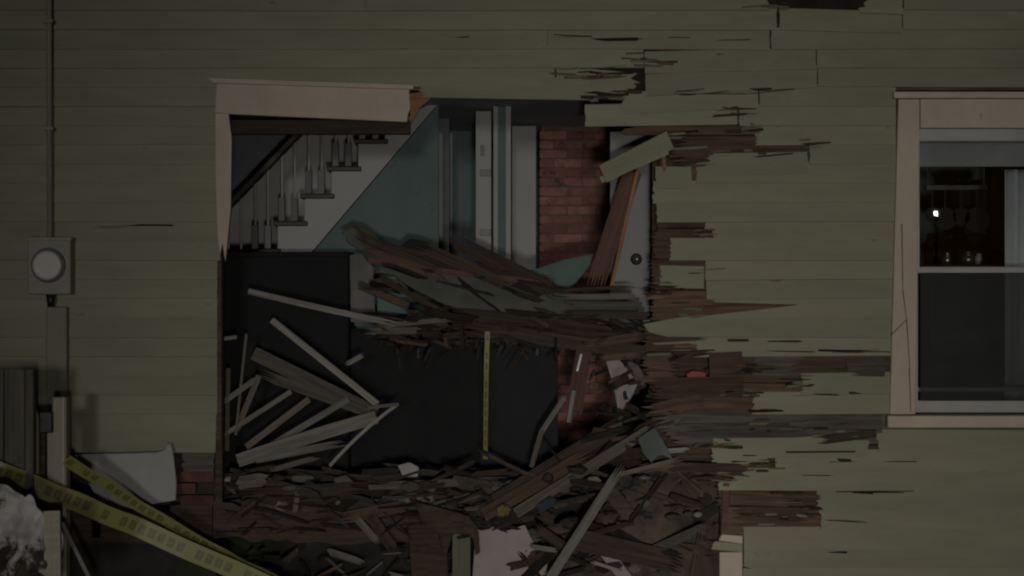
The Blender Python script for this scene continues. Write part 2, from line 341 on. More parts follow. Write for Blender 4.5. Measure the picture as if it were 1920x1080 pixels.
WX0, WX1 = 1679, 2046         # right window casing outer edges
for k in range(-9, 28):
    y0, y1 = R0 + ROW * k, R0 + ROW * (k + 1)
    win = y1 > 182 and y0 < 796
    rights = [(None, WX0), (WX1, WR)] if win else [(None, WR)]
    def right_run(x, j=0, **kw):
        course(k, x, rights[0][1], j, 0, **kw)
        if win: course(k, WX1, WR)
    if k < -4: course(k, WL, WR)
    elif k == -4:
        course(k, WL, 1450, 0, 22); clap(k, 1606, 1692, 30, 3, dl=4, dr=8); course(k, 1694, WR)
    elif k == -3:
        course(k, WL, 1458, 0, 4); clap(k, 1460, 1690, 3, 0, dl=2, dr=6); course(k, 1692, WR)
    elif k == -2:
        course(k, WL, 1443, 0, 3, dr=2); course(k, 1444, WR, 3)
    elif k == -1:
        course(k, WL, 1207, 0, 4); clap(k, 1208, 1530, 2, 2, dl=12, dr=1); course(k, 1531, WR)
    elif k == 0:
        course(k, WL, 1040); clap(k, 1042, 1208, 3, 30, dl=1, dr=16); clap(k, 1209, 1532, 2, 2, dl=19, dr=-1, ol=0.012); course(k, 1533, WR)
    elif k == 1:
        course(k, WL, 420); clap(k, 1150, 1422, 28, 2, dl=16, dr=3, ol=0.02); right_run(1424)
        clap(k, 778, 1140, 20, 60, dl=-18, dr=-10, ol=0.0, orr=0.015)
    elif k == 2:
        course(k, WL, 420); clap(k, 1096, 1383, 3, 3, dl=3, dr=-3, ol=0.02); right_run(1384, 6)
    elif k == 3:
        course(k, WL, 420); right_run(1412, 10)
    elif k == 4:
        course(k, WL, 420); right_run(1516, 6)
        clap(k, 1316, 1514, 26, 2, dl=20, dr=20)
    elif k == 5:
        course(k, WL, 420); clap(k, 1228, 1300, 4, 6, dl=10, dr=10, ol=0.01); right_run(1304, 6)
    elif k in (6, 7):
        course(k, WL, 420); right_run(1222 + 3 * (k - 6), 8)
    elif k == 8:
        course(k, WL, 414); right_run(1320, 5)
    elif k == 9:
        course(k, WL, 414); right_run(1254, 10)
    elif k == 10:
        course(k, WL, 408); right_run(1321, 4)
    elif k == 11:
        course(k, WL, 408); clap(k, 1322, WX0, 3, 0); clap(k, 1232, 1321, 10, 2, dl=-20, dr=-20); course(k, WX1, WR)
    elif k == 12:
        course(k, WL, 408)
        clap(k, 1322, WX0, prof=[(WX0, 0), (WX0, 1), (1330, 1), (1342, .72), (1420, .66), (1500, .60), (1440, .42), (1360, .22), (1290, 0)])
        course(k, WX1, WR)
    elif k == 13:
        course(k, WL, 408)
        clap(k, 1206, WX0, prof=[(WX0, 0), (WX0, 1), (1310, 1), (1262, .82), (1206, .55), (1216, .2), (1250, 0)], ol=0.015)
        course(k, WX1, WR)
    elif k == 14:
        course(k, WL, 408); right_run(1262, 70)
    elif k == 15:
        course(k, WL, 408); course(k, WX1, WR)
        clap(k, 1392, 1530, 40, 60, dl=2, dr=0, mt=M['sheath_grey']); clap(k, 1560, 1660, 50, 3, dr=0, mt=M['sheath_grey'])
    elif k == 16:
        course(k, WL, 408); right_run(1498, 14)
    elif k == 17:
        course(k, WL, 408); right_run(1398, 14)
    elif k == 18:
        course(k, WL, 406); course(k, WX1, WR)
        clap(k, 1240, 1655, 60, 8, dl=6, dr=-2, mt=M['sheath_grey'])
    elif k == 19:
        course(k, WL, 405); course(k, 1640, WR, 10); clap(k, 1322, 1636, 20, 90, dl=12, dr=8)
    elif k == 20:
        course(k, WL, 120, 0, 10); clap(k, 338, 404, 12, 4, dl=2, dr=-2, mt=M['sheath_grey'])
        course(k, 1452, WR, 6); clap(k, 1332, 1450, 20, 30, dl=-12, dr=-16)
    elif k == 21:
        course(k, WL, 60, 0, 10); course(k, 1345, WR, 18)
    elif k == 22:
        course(k, WL, 40, 0, 10); course(k, 1528, WR, 24)
    elif k == 23:
        course(k, WL, 30, 0, 10); course(k, 1532, WR, 10)
    else:
        course(k, WL, 20, 0, 10); course(k, 1392 if k > 23 else 1392, WR, 3)

# sheathing boards behind the clapboards
SH = 58.0
def sheathing(py0, py1, xa, xb, jl=0, jr=0, mt=None, dy=0.0, dl=0, dr=0):
    def y_front(z): return 0.010 + dy
    zt, zb = Z(py0 + 1), Z(py1 - 1)
    def side(x, a, inw):
        if not a: return [(x, zt), (x, zb)]
        n = 15; out = []; run = R.uniform(.2, .8)
        for i in range(n + 1):
            run = min(1, max(0, run + R.uniform(-.35, .35)))
            out.append((x + inw * a * (run + (R.uniform(.1, .8) if i % 2 else -R.random() ** 2 * .8)), zt + (zb - zt) * (i + (R.uniform(-.3, .3) if 0 < i < n else 0)) / n))
        return out
    lp = side(xa, jl, 1); rp = side(xb, jr, -1)[::-1]
    pts = [(X(x), z - (dl * (1 - (x - xa) / (xb - xa)) + dr * (x - xa) / (xb - xa)) / F) for x, z in rp + lp]
    return MB().prism(pts, y_front, 0.030 + dy).build('sheathing_board', mt or M['sheath'], house)

for j in range(-5, 19):
    a = 22 + SH * j; b = a + SH
    if j < -1: sheathing(a, b, WL, WR)
    elif j == -1:
        sheathing(a, b, WL, 1440); sheathing(a, b, 1625, WR, 20)
    elif j < 2: sheathing(a, b, WL, WR)
    elif j == 2:
        sheathing(a, b - 26, WL, WR)
    else:
        sheathing(a, b, WL, (414 if a > 230 else 380) if a < 830 else 60)
        st = {3: 1160, 4: 1252, 5: 1240, 6: 1226, 7: 1224, 8: 1222, 9: 1222, 10: 1206, 11: 1200, 12: 1206, 13: 1236, 14: 1330, 15: 1342, 16: 1346, 17: 1352, 18: 1352}[j]
        am = 24 if j in (3, 4, 11, 12, 13, 14) else 8
        mt = M['sheath_grey'] if j in (13,) else None
        if a > 160 and b < 810:
            if j == 11:
                sheathing(a, b, 1338, WX0 - 4, 12, 0); sheathing(a + 4, b, 1204, 1286, 14, 20)
            else: sheathing(a, b, st, WX0 - 4, am, 0, mt)
            sheathing(a, b, WX1, WR)
        else: sheathing(a, b, st, WR, am, 0, mt)

pp = [(1000, 60), (1440, -10), (1640, -12), (1660, 40), (1560, 130), (1480, 205), (1400, 236), (1300, 232), (1180, 196), (1160, 160), (1040, 150)]
MB().prism([(X(x), Z(y)) for x, y in pp][::-1], 0.0045, 0.0065).build('gash_shade_sheet', M['felt'], house)  # added dark sheet, gives the open gashes their shade
# studs of the wall frame
def stud(px, py0, py1, w=16, d0=0.034, d1=0.12, lean=0, mt=None):
    pts = [(X(px), Z(py1)), (X(px + w), Z(py1)), (X(px + w + lean), Z(py0)), (X(px + lean), Z(py0))]
    return MB().prism(pts, d0, d1).build('stud', mt or M['dark_wood'], house)
for px in (-220, -90, 40, 170, 300, 1440, 1550): stud(px, -100, 1010)
stud(402, 236, 968, 13, 0.031, 0.13, mt=M['dark_wood'])
stud(1352, 640, 1004, 16, 0.034, 0.13)
stud(1236, 300, 640, 14, 0.034, 0.13)
stud(1352, 905, 1002, 12, -0.016, 0.009, lean=3, mt=M['red_wood'])
MB().box((X(392), 0.034, Z(150)), (X(1240), 0.13, Z(120))).build('header_beam', M['dark_wood'], house)
for bx0, bx1, by0, by1, yy in ((398, 640, 946, 1016, .034), (560, 800, 968, 1024, .05), (452, 700, 934, 958, .012), (640, 790, 944, 986, .02)):
    top = [(X(bx0 + (bx1 - bx0) * q / 14), Z(by0 + R.uniform(-4, 9) * (1 if 0 < q < 14 else 3))) for q in range(15)]
    bot = [(X(bx0 + (bx1 - bx0) * q / 14), Z(by1 + R.uniform(-10, 4) * (1 if 0 < q < 14 else 2))) for q in range(14, -1, -1)]
    MB().prism((top + bot)[::-1], yy, 0.16 - yy * .2).build('sill_beam', M['dark_wood'], house)
MB().box((X(WL), 0.034, Z(1020)), (X(396), 0.16, Z(948))).build('sill_beam', M['dark_wood'], house)
MB().box((X(1352), 0.034, Z(1040)), (X(WR), 0.16, Z(1006))).build('sill_beam', M['dark_wood'], house)

# inner plaster lining, side walls, ceilings, floors
IY0, IY1 = 0.135, 0.15
for a, b in (((WL, -300), (398, 945)), ((398, -300), (1226, 149)), ((1226, -300), (1700, 1000)), ((1700, -300), (2020, 240)), ((1700, 775), (2020, 1000)), ((2020, -300), (WR, 1000))):
    MB().box((X(a[0]), IY0, Z(a[1])), (X(b[0]), IY1, Z(b[1]))).build('lath_lining', M['dark_wood'], house)
MB().box((X(WL), 0.034, 0), (X(WL) - 0.05, 4.3, Z(-300))).build('side_wall', M['siding'], house)
MB().box((X(WR), 0.034, 0), (X(WR) + 0.05, 4.3, Z(-300))).build('side_wall', M['siding'], house)
MB().box((X(WL), 4.25, 0), (X(WR), 4.35, Z(-300))).build('rear_wall', M['teal'], house)
MB().box((X(WL), 0.16, 3.125), (X(WR), 4.25, 3.20)).build('ceiling', M['ceiling'], house)
MB().box((X(WL) - 0.2, -0.05, Z(-300)), (X(WR) + 0.2, 4.4, Z(-312))).build('roof_slab', M['dark_wood'], house)
FLZ = Z(945)
for i in range(24):                        # floorboards run along the facade; the outer ones are snapped off
    y0 = 0.20 + i * 0.165
    x0 = X(WL + 4); x1 = X(780 + 60 * math.sin(i * 2.3)) if y0 < 0.9 else X(WR - 4)
    MB().box((x0, y0, FLZ - 0.03), (x1, y0 + 0.16, FLZ)).build('floorboard', M['floor'], house)
MB().box((X(1300), 0.16, FLZ - 0.03), (X(WR - 4), 0.9, FLZ)).build('floorboard', M['floor'], house)
MB().box((X(1300), 0.16, FLZ), (X(1330), 4.24, 3.12)).build('partition_wall', M['plaster'], house)
MB().box(W(300, 240, 2.3) + Vector((-3, 0, 1)), (W(842, 240, 2.3).x, 2.36, FLZ)).build('stairwell_wall', M['bluewall'], house)
MB().box((X(WL + 4), 0.62, 0.0), (X(WR - 4), 0.67, FLZ - 0.03)).build('crawlspace_wall', M['soil'], house)

# ---- surviving trim of the wrecked opening
tr = empty('wrecked_window', (X(400), 0, Z(490))); tr.parent = house
def tbox(name, a, b, y0, y1, mt, parent, bv=0.003):
    o = MB().box((X(a[0]), y0, Z(a[1])), (X(b[0]), y1, Z(b[1]))).build(name, mt, parent)
    return bevel(o, bv)
hd = MB().prism([(X(405), Z(212)), (X(430), Z(215)), (X(764), Z(230)), (X(766), Z(214)), (X(770), Z(206)), (X(768), Z(168)), (X(408), Z(157))], -0.045, 0.008).build('head_casing', M['trim'], tr)
bevel(hd, 0.003)
cp = MB().prism([(X(393), Z(148)), (X(404), Z(158)), (X(776), Z(170)), (X(778), Z(161))], -0.07, 0.008).build('cap_moulding', M['trim'], tr)
bevel(cp, 0.003)
MB().prism([(X(406), Z(213)), (X(430), Z(215)), (X(436), Z(262)), (X(434), Z(390)), (X(428), Z(452)), (X(424), Z(490)), (X(419), Z(455)), (X(414), Z(478)), (X(410), Z(440)), (X(407), Z(350))][::-1], -0.036, 0.008).build('side_casing', M['trim'], tr)
MB().box((X(428), 0.035, Z(250)), (X(768), 0.12, Z(224))).build('head_jamb', M['dark_wood'], tr)
MB().prism([(X(768), Z(176)), (X(800), Z(172)), (X(812), Z(182)), (X(790), Z(200)), (X(770), Z(232))], -0.012, 0.03).build('torn_head_end', M['split'], tr)

# ---- the intact window at the right
wn_ob = empty('sash_window', (X(1860), 0, Z(790))); wn_ob.parent = house
tag(wn_ob, 'cream cased sash window with dark panes and a grey blind')
sc_ = MB().prism([(X(1666), Z(776)), (X(1714), Z(776)), (X(1722), Z(241)), (X(1722), Z(187)), (X(1682), Z(187))][::1], -0.040, 0.03).build('side_casing', M['trim'], wn_ob); bevel(sc_, 0.004)
tbox('side_casing', (2003, 186), (2046, 776), -0.040, 0.03, M['trim'], wn_ob)
tbox('head_casing', (1723, 187), (2002, 241), -0.042, 0.03, M['trim'], wn_ob)
tbox('cap_moulding', (1672, 174), (2054, 186), -0.066, 0.02, M['trim'], wn_ob)
tbox('sill', (1660, 778), (2058, 800), -0.075, 0.10, M['trim'], wn_ob)
MB().box((X(1690), -0.045, Z(420)), (X(1692), -0.0385, Z(560))).build('paint_crack', M['dark_wood'], wn_ob) if False else None
for (a, b, c, dd) in ((1690, 545, 1697, 598), (1697, 598, 1703, 690), (1668, 628, 1696, 600), (1688, 420, 1690, 545), (1702, 690, 1705, 772)):
    p0, p1 = W(a, b), W(c, dd); dv = (p1 - p0).normalized(); nn = Vector((-dv.z, 0, dv.x)) * 0.0028
    MB().prism([(q.x, q.z) for q in (p0 - nn, p1 - nn * .6, p1 + nn * .6, p0 + nn)], -0.0425, -0.03).build('paint_crack', M['dark_wood'], wn_ob)
for nm, ya, yb, dy in (('upper_sash', 242, 512, 0.0), ('lower_sash', 500, 774, 0.045)):
    s = empty(nm, (X(1860), dy, Z(yb))); s.parent = wn_ob; s.matrix_parent_inverse = Matrix.Translation(-Vector(wn_ob.location))
    y0, y1 = 0.0 + dy, 0.035 + dy
    top = 22 if nm == 'upper_sash' else 10
    bot = 10 if nm == 'upper_sash' else 22
    def child(n, a, b, ya_=y0, yb_=y1, mt=M['sash']):
        o = MB().box((X(a[0]), ya_, Z(a[1])), (X(b[0]), yb_, Z(b[1]))).build(n, mt)
        o.parent = s; o.matrix_parent_inverse = Matrix.Translation(-Vector((X(1860), dy, Z(yb))))
        return o
    child('top_rail', (1716, ya), (2010, ya + top)); child('bottom_rail', (1716, yb - bot), (2010, yb))
    child('stile', (1712, ya + top), (1724, yb - bot)); child('stile', (2000, ya + top), (2012, yb - bot))
    child('pane', (1724, ya + top), (2000, yb - bot), y0 + 0.016, y0 + 0.020, M['glass'])
    if nm == 'lower_sash':
        child('insect_screen', (1725, 511), (1999, 752), -0.006, -0.004, M['screen'])
        child('inner_rail', (1726, 728), (1998, 736), 0.10, 0.12)
tag(MB().box((X(1714), 0.15, Z(250)), (X(2008), 0.155, Z(309))).build('roller_blind', M['blind']), 'grey roller blind pulled partway down behind the right window', 'blind')

# corner post and ledge low on the right of the breach
tbox('corner_post', (1348, 1034), (1391, 1130), -0.03, 0.03, M['trim'], house)
bevel(MB().prism([(X(1346), Z(1012)), (X(1391), Z(1018)), (X(1391), Z(1003)), (X(1352), Z(1000))], -0.045, 0.03).build('corner_block', M['trim'], house), 0.004)
bevel(MB().prism([(X(1325), Z(1028)), (X(1391), Z(1034)), (X(1391), Z(1018)), (X(1340), Z(1013))], -0.038, 0.03).build('corner_ledge', M['siding'], house), 0.003)

# brick foundation stub seen left of the breach
fd = empty('foundation', (X(330), 0.03, 0)); fd.parent = house
MB().box((X(WL), 0.065, 0), (X(402), 0.165, Z(950))).build('mortar_bed', M['soil'], fd)
bm_w, bm_h = 0.20, 0.062
for r in range(3):
    z = Z(885) - r * (bm_h + 0.01)
    for c in range(3):
        x = X(402) - (c + 1) * (bm_w + 0.01) + (0.1 if r % 2 else 0)
        if x < X(120): continue
        if x + bm_w > X(403): continue
        if (r, c) in ((0, 1), (0, 2), (1, 2), (2, 2), (2, 1)): continue
        MB().box((x, 0.034 + R.uniform(0, .006), z - bm_h), (x + bm_w, 0.064, z)).build('brick', M['brick_dark'], fd)

# ---------------------------------------------------------------- staircase
st = empty('staircase', W(600, 900, 1.3))
tag(st, 'white staircase with dark treads climbing rightward inside the room', 'staircase')
SD = 1.32
def TY(i): return 415 - 51.3 * i
def TX(i): return 521 + 50.3 * i
pts = []
for i in range(-9, 5):
    a = W(TX(i), TY(i - 1), SD); b = W(TX(i), TY(i), SD); c = W(TX(i + 1), TY(i), SD)
    pts += [(a.x, a.z), (b.x, b.z)]
e = W(TX(5), TY(4), SD); pts.append((e.x, e.z))
e = W(830, 186, SD); pts.append((e.x, e.z)); e = W(806, 212, SD); pts.append((e.x, e.z))
e = W(590, 466, SD); pts.append((e.x, e.z)); e = W(232, 889, SD); pts.append((e.x, e.z)); e = W(60, 889, SD); pts.append((e.x, e.z))
MB().prism(pts[::-1], SD, SD + 0.03).build('stringer', M['white'], st)
for i in range(-9, 5):
    a = W(TX(i) - 8, TY(i), SD); b = W(TX(i + 1) + 6, TY(i) + 9, SD)
    bevel(MB().box((a.x, SD - 0.025, a.z), (b.x, 2.28, b.z)).build('tread', M['tread'], st), 0.006)
    a = W(TX(i) + 2, TY(i) + 9, SD); b = W(TX(i) + 6, TY(i - 1), SD)
    MB().box((a.x, SD + 0.031, a.z), (b.x, 2.28, b.z)).build('riser', M['white'], st)
rail = lambda px: 385 - 1.035 * (px - 430)
for i in range(-7, 4):
    for q in (0.16, 0.64):
        px = TX(i) + 50 * q
        top = max(rail(px) + 4, 205)
        p0 = W(px, TY(i), SD + 0.04); p1 = W(px, top, SD + 0.04)
        m = MB(); hgt = p1.z - p0.z
        prof = [(0, .009), (.3, .008), (.5, .006), (.85, .008), (1, .008)]
        for (t0, r0), (t1, r1) in zip(prof, prof[1:]):
            m.cyl((p0.x, p0.y, p0.z + hgt * t0), (p0.x, p0.y, p0.z + hgt * t1), r0, r1, 8)
        m.build('baluster', M['plaster'], st)
        q1 = W(px, TY(i) - 44, SD + 0.04)
        bevel(MB().box((p0.x - .021, p0.y - .025, p0.z), (p0.x + .021, p0.y + .02, q1.z)).build('baluster_block', M['baluster_dark'], st), .004)
wp_ = [W(200, rail(200) - 6, 2.27), W(600, rail(600) - 6, 2.27), W(830, 250, 2.27), W(830, 880, 2.27), W(200, 880, 2.27)]
MB().prism([(p.x, p.z) for p in wp_], 2.262, 2.298).build('wainscot', M['plaster'], st)
h0, h1 = W(250, rail(250), SD + 0.04), W(610, rail(610), SD + 0.04)
dv = (h1 - h0).normalized(); nn = Vector((-dv.z, 0, dv.x)) * 0.026
bevel(MB().prism([((p).x, (p).z) for p in (h0 - nn, h1 - nn, h1 + nn, h0 + nn)], SD + 0.01, SD + 0.075).build('handrail', M['tread'], st), 0.012)

# teal wall below the stair, passage behind, door frame, white casing
tri = [W(236, 889, SD), W(822, 889, SD), W(822, 196, SD), W(808, 212, SD), W(592, 467, SD)]
MB().prism([(p.x, p.z) for p in tri], SD + 0.006, SD + 0.08).build('understair_wall', M['teal'], house)
df = empty('door_frame', W(925, 880, 1.42))
tag(df, 'white painted door frame with hinges standing behind the broken timbers', 'door frame')
def dbox(n, px0, py0, px1, py1, d, dep, mt, par):
    a, b = W(px0, py0, d), W(px1, py1, d)
    return bevel(MB().box((a.x, d, a.z), (b.x, d + dep, b.z)).build(n, mt, par), 0.002)
dbox('jamb', 892, 208, 921, 884, 1.46, 0.05, M['white'], df)
dbox('casing_strip', 925, 186, 934, 884, 1.40, 0.06, M['white'], df)
dbox('backing', 934, 184, 948, 884, 1.46, 0.04, M['teal'], df)
dbox('casing_strip', 948, 184, 958, 884, 1.40, 0.06, M['white'], df)
dbox('hinge', 900, 318, 921, 330, 1.448, 0.02, M['dark_metal'], df)
dbox('hinge', 900, 430, 921, 442, 1.448, 0.02, M['dark_metal'], df)
dbox('latch_plate', 901, 272, 908, 292, 1.452, 0.02, M['dark_metal'], df)
pc = empty('passage_door', W(860, 880, 3.3)); tag(pc, 'dim grey-teal door with pale edge strips at the end of the passage', 'door')
dbox('door_leaf', 815, 244, 900, 880, 3.35, 0.05, M['teal'], pc)
dbox('edge_strip', 843, 250, 849, 880, 3.31, 0.04, M['plaster'], pc)
dbox('edge_strip', 859, 250, 868, 880, 3.31, 0.04, M['bluewall'], pc)
wc = empty('white_post', W(982, 880, 2.62)); tag(wc, 'broad off-white boxed post beside the brick chimney', 'post')
dbox('shaft', 963, 236, 1005, 870, 2.62, 0.2, M['white'], wc)
dbox('edge_bead', 960, 236, 965, 870, 2.60, 0.03, M['sash'], wc)

# brick chimney
ch = empty('brick_chimney', W(1075, 870, 2.9)); tag(ch, 'red brick chimney breast rising at the back of the broken room', 'chimney')
c0, c1 = W(1012, 236, 2.92), W(1150, 236, 2.92)
MB().box((c0.x + .01, 2.93, FLZ), (c1.x - .01, 3.5, 3.124)).build('mortar_core', M['mortar'], ch)
bw, bh, jt = 0.203, 0.060, 0.011
nr = int((3.12 - FLZ) / (bh + jt))
shared = {}
def brick_mesh(w):
    key = round(w, 3)
    if key not in shared:
        m = MB().box((0, 0, 0), (w, 0.06, bh))
        o = m.build('brick', M['brick']); shared[key] = o.data; bpy.data.objects.remove(o)
    return shared[key]
for r in range(nr):
    x = c0.x - (bw / 2 if r % 2 else 0)
    while x < c1.x - 0.02:
        xa, xb = max(x, c0.x), min(x + bw, c1.x)
        if xb - xa > 0.04:
            o = bpy.data.objects.new('brick', brick_mesh(xb - xa)); COL.objects.link(o)
            o.location = (xa, 2.905 + R.uniform(-.004, .006), FLZ + 0.005 + r * (bh + jt)); o.rotation_euler = (0, R.uniform(-.008, .008), R.uniform(-.02, .02))
            o.parent = ch; o.matrix_parent_inverse = Matrix.Translation(-Vector(ch.location))
        x += bw + jt

# knocked-in white door with its knob
dr = empty('interior_door', W(1215, 870, 0.75)); tag(dr, 'pale interior door with round knob wedged behind the breach edge', 'door')
a, b = W(1144, 247, 0.75), W(1262, 247, 0.75)
zb_ = FLZ + 0.0
bevel(MB().prism([(W(x_, y_, .75).x, W(x_, y_, .75).z) for x_, y_ in ((1144, 612), (1158, 628), (1170, 615), (1184, 650), (1196, 630), (1214, 644), (1262, 640), (1262, 247), (1144, 247))], 0.75, 0.79).build('door_leaf', M['door_paint'], dr), 0.003)
k0 = W(1193, 486, 0.75)
MB().cyl((k0.x, 0.749, k0.z), (k0.x, 0.735, k0.z), 0.038, 0.036, 20).build('rose', M['dark_metal'], dr, True)
kb = MB(); kb.cyl((k0.x, 0.735, k0.z), (k0.x, 0.71, k0.z), 0.012, 0.012, 12); kb.cyl((k0.x, 0.71, k0.z), (k0.x, 0.695, k0.z), 0.014, 0.027, 16); kb.cyl((k0.x, 0.695, k0.z), (k0.x, 0.672, k0.z), 0.027, 0.018, 16)
kb.build('knob', M['knob'], dr, True)

# ---------------------------------------------------------------- furniture inside
def cabinet(label, px0, py0, px1, d, dep, mt, nd):
    c = empty('dark_cabinet', W((px0 + px1) / 2, 880, d)); tag(c, label, 'cabinet')
    a, b = W(px0, py0, d), W(px1, py0, d)
    bevel(MB().box((a.x, d, FLZ), (b.x, d + dep, a.z)).build('carcass', mt, c), 0.006)
    w = (b.x - a.x) / nd
    for i in range(nd):
        o = bevel(MB().box((a.x + i * w + .008, d - 0.018, FLZ + 0.08), (a.x + (i + 1) * w - .008, d - 0.002, a.z - 0.03)).build('door_panel', mt, c), 0.005)
        hx = a.x + (i + 1) * w - 0.05 if i % 2 == 0 else a.x + i * w + 0.05
        hz = (FLZ + a.z) / 2
        MB().cyl((hx, d - 0.028, hz - .04), (hx, d - 0.028, hz + .04), 0.004, seg=8).build('handle', mt, c)
    return c
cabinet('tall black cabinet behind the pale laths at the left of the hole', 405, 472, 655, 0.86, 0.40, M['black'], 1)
def tarp(label, px0, px1, py0, d, mt, nf, amp):
    a, b = W(px0, py0, d), W(px1, py0, d); m = MB(); nx, nz = 70, 24
    for i in range(nx + 1):
        for j in range(nz + 1):
            x = a.x + (b.x - a.x) * i / nx; t = j / nz
            top = a.z + 0.03 * noise.noise(Vector((x * 5, d, 0)))
            z = FLZ + (top - FLZ) * t
            y = d + amp * (1.1 - .6 * t) * (math.sin(x * nf + 2 * noise.noise(Vector((x * 3, z * 1.2, 4)))) + .8 * noise.noise(Vector((x * 4, z * 2, 2))))
            m.v.append((x, y, z))
    for i in range(nx):
        for j in range(nz):
            q = i * (nz + 1) + j; m.f.append((q, q + nz + 1, q + nz + 2, q + 1))
    o = m.build('shade_or_cloth_sheet', mt, None, True); so = o.modifiers.new('t', 'SOLIDIFY'); so.thickness = .004
    return tag(o, label, 'tarp')
tarp('black sheet standing in for the dark void in the middle of the hole', 640, 912, 616, 0.98, M['black'], 16, .007)  # added black sheet in place of the unlit room void
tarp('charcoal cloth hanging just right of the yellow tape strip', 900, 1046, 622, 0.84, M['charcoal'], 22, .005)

# things seen through the right window
bk = empty('shelf_unit', W(1830, 560, 0.9)); tag(bk, 'dark shelf behind the upper pane holding glass jars', 'shelf')
a, b = W(1716, 496, 0.7), W(2040, 505, 0.7)
MB().box((a.x, 0.7, a.z), (b.x, 1.0, b.z)).build('shelf_board', M['charcoal'], bk)
for px in (1730, 2020):
    a = W(px, 505, 0.75); MB().box((a.x, 0.72, FLZ), (a.x + .04, 0.98, a.z)).build('leg', M['charcoal'], bk)
def jar(px, h, r, label, mt, d=0.82):
    p = W(px, 496, d); m = MB(); z = p.z + 0.001
    for (t0, r0), (t1, r1) in zip(((0, 1), (.7, 1), (.82, .55), (1, .55)), ((.7, 1), (.82, .55), (1, .55))):
        m.cyl((p.x, d, z + h * t0), (p.x, d, z + h * t1), r * r0, r * r1, 16)
    tag(m.build('jar', mt, None, True), label, 'jar', 'jars behind the window')
jar(1776, 0.075, 0.022, 'small glass bottle behind the window, leftmost on the shelf', M['steel'])
jar(1815, 0.085, 0.045, 'squat shiny jar standing on the shelf behind the window', M['knob'])
jar(1850, 0.16, 0.03, 'tall dim bottle on the shelf behind the window', M['jar'])
jar(1757, 0.05, 0.03, 'low round glass bowl at the left end of the window shelf', M['jar'])
jar(1790, 0.13, 0.024, 'slim clear bottle between the small bottle and the squat jar', M['jar'], .9)
jar(1836, 0.07, 0.03, 'small dull tin right of the squat shiny jar', M['sash'], .9)
jar(1745, 0.20, 0.045, 'tall dim glass vase at the far left of the window shelf', M['jar'], .86)
jar(1800, 0.24, 0.05, 'large clear carafe in the middle of the window shelf', M['jar'], .94)
jar(1868, 0.10, 0.05, 'wide glass bowl beside the curtain on the window shelf', M['jar'], .8)
rk = empty('hanging_rack', W(1770, 350, 1.2)); tag(rk, 'dim rack with dangling pans behind the upper pane', 'rack')
p0, p1 = W(1735, 352, 1.2), W(1850, 352, 1.2)
MB().box((p0.x, 1.17, p0.z - .015), (p1.x, 1.23, p0.z + .015)).build('bar', M['dark_metal'], rk)
for q, (px, rr) in enumerate(((1748, .05), (1772, .075), (1802, .06), (1832, .085))):
    p_ = W(px, 352, 1.2)
    MB().cyl((p_.x, 1.2, p_.z - .13), (p_.x, 1.2, p_.z - .01), .006, seg=6).build('handle', M['charcoal'], rk)
    MB().cyl((p_.x, 1.19, p_.z - .13 - rr), (p_.x, 1.225, p_.z - .13 - rr), rr, rr * .85, 18).build('pan', M['charcoal'], rk)
for px in (1740, 1845):
    p_ = W(px, 352, 1.2); MB().cyl((p_.x, 1.2, p_.z), (p_.x, 1.2, 3.12), .005, seg=6).build('chain', M['dark_metal'], rk)
cbd = empty('wall_cupboard', W(1815, 430, 1.9)); tag(cbd, 'dark wall cupboard seen through the upper pane', 'cupboard')
a, b = W(1788, 336, 1.9), W(1850, 440, 1.9)
MB().box((a.x, 1.9, a.z), (b.x, 2.2, b.z)).build('carcass', M['black'], cbd)
MB().box((a.x + .02, 1.885, a.z - .02), ((a.x + b.x) / 2 - .005, 1.9, b.z + .02)).build('door_panel', M['black'], cbd)
MB().box(((a.x + b.x) / 2 + .005, 1.885, a.z - .02), (b.x - .02, 1.9, b.z + .02)).build('door_panel', M['black'], cbd)
a, b = W(1884, 318, 0.5), W(2030, 318, 0.5)
m = MB(); n = 28
for i in range(n + 1):
    x = a.x + (b.x - a.x) * i / n; y = 0.5 + 0.03 * math.sin(i * 1.3) + 0.01 * math.sin(i * 3.1)
    m.v += [(x, y, FLZ + 0.05), (x, y, a.z)]
m.f = [(2 * i, 2 * i + 2, 2 * i + 3, 2 * i + 1) for i in range(n)]
cu = m.build('curtain', M['curtain'], None, True); tag(cu, 'pale curtain hanging at the right side of the window', 'curtain')
so = cu.modifiers.new('s', 'SOLIDIFY'); so.thickness = 0.003

# ---------------------------------------------------------------- electricity meter
em = empty('electric_meter', (X(101), -0.02, Z(552))); tag(em, 'olive painted electric meter box with round pale dial on the siding', 'electric meter')
bevel(MB().box((X(62), -0.13, Z(552)), (X(142), -0.016, Z(450))).build('housing', M['meter'], em), 0.008, 2)
bevel(MB().box((X(60), -0.135, Z(452)), (X(144), -0.016, Z(446))).build('hood', M['meter'], em), 0.002)
cx, cz = X(101), Z(498)
MB().cyl((cx, -0.13, cz), (cx, -0.145, cz), 0.104, 0.100, 32).build('ring', M['meter_ring'], em, False)
dm = MB().cyl((cx, -.146, cz), (cx, -.176, cz), .090, .084, 36)
bevel(dm.build('dial_glass', M['dial'], em), 0.012, 3)
MB().cyl((X(98), -0.06, Z(447)), (X(96), -0.06, Z(-290)), 0.017, 0.017, 14).build('upper_conduit', M['conduit'], em, True)
for py in (40, 240): MB().box((X(88), -0.088, Z(py + 6)), (X(106), -0.016, Z(py))).build('strap', M['conduit'], em)
MB().cyl((X(100), -0.06, Z(552)), (X(100), -0.06, Z(575)), 0.03, 0.02, 12).build('hub', M['dark_metal'], em, True)
bevel(MB().box((X(92), -0.075, Z(775)), (X(131), -0.016, Z(575))).build('lower_casing', M['conduit'], em), 0.006)

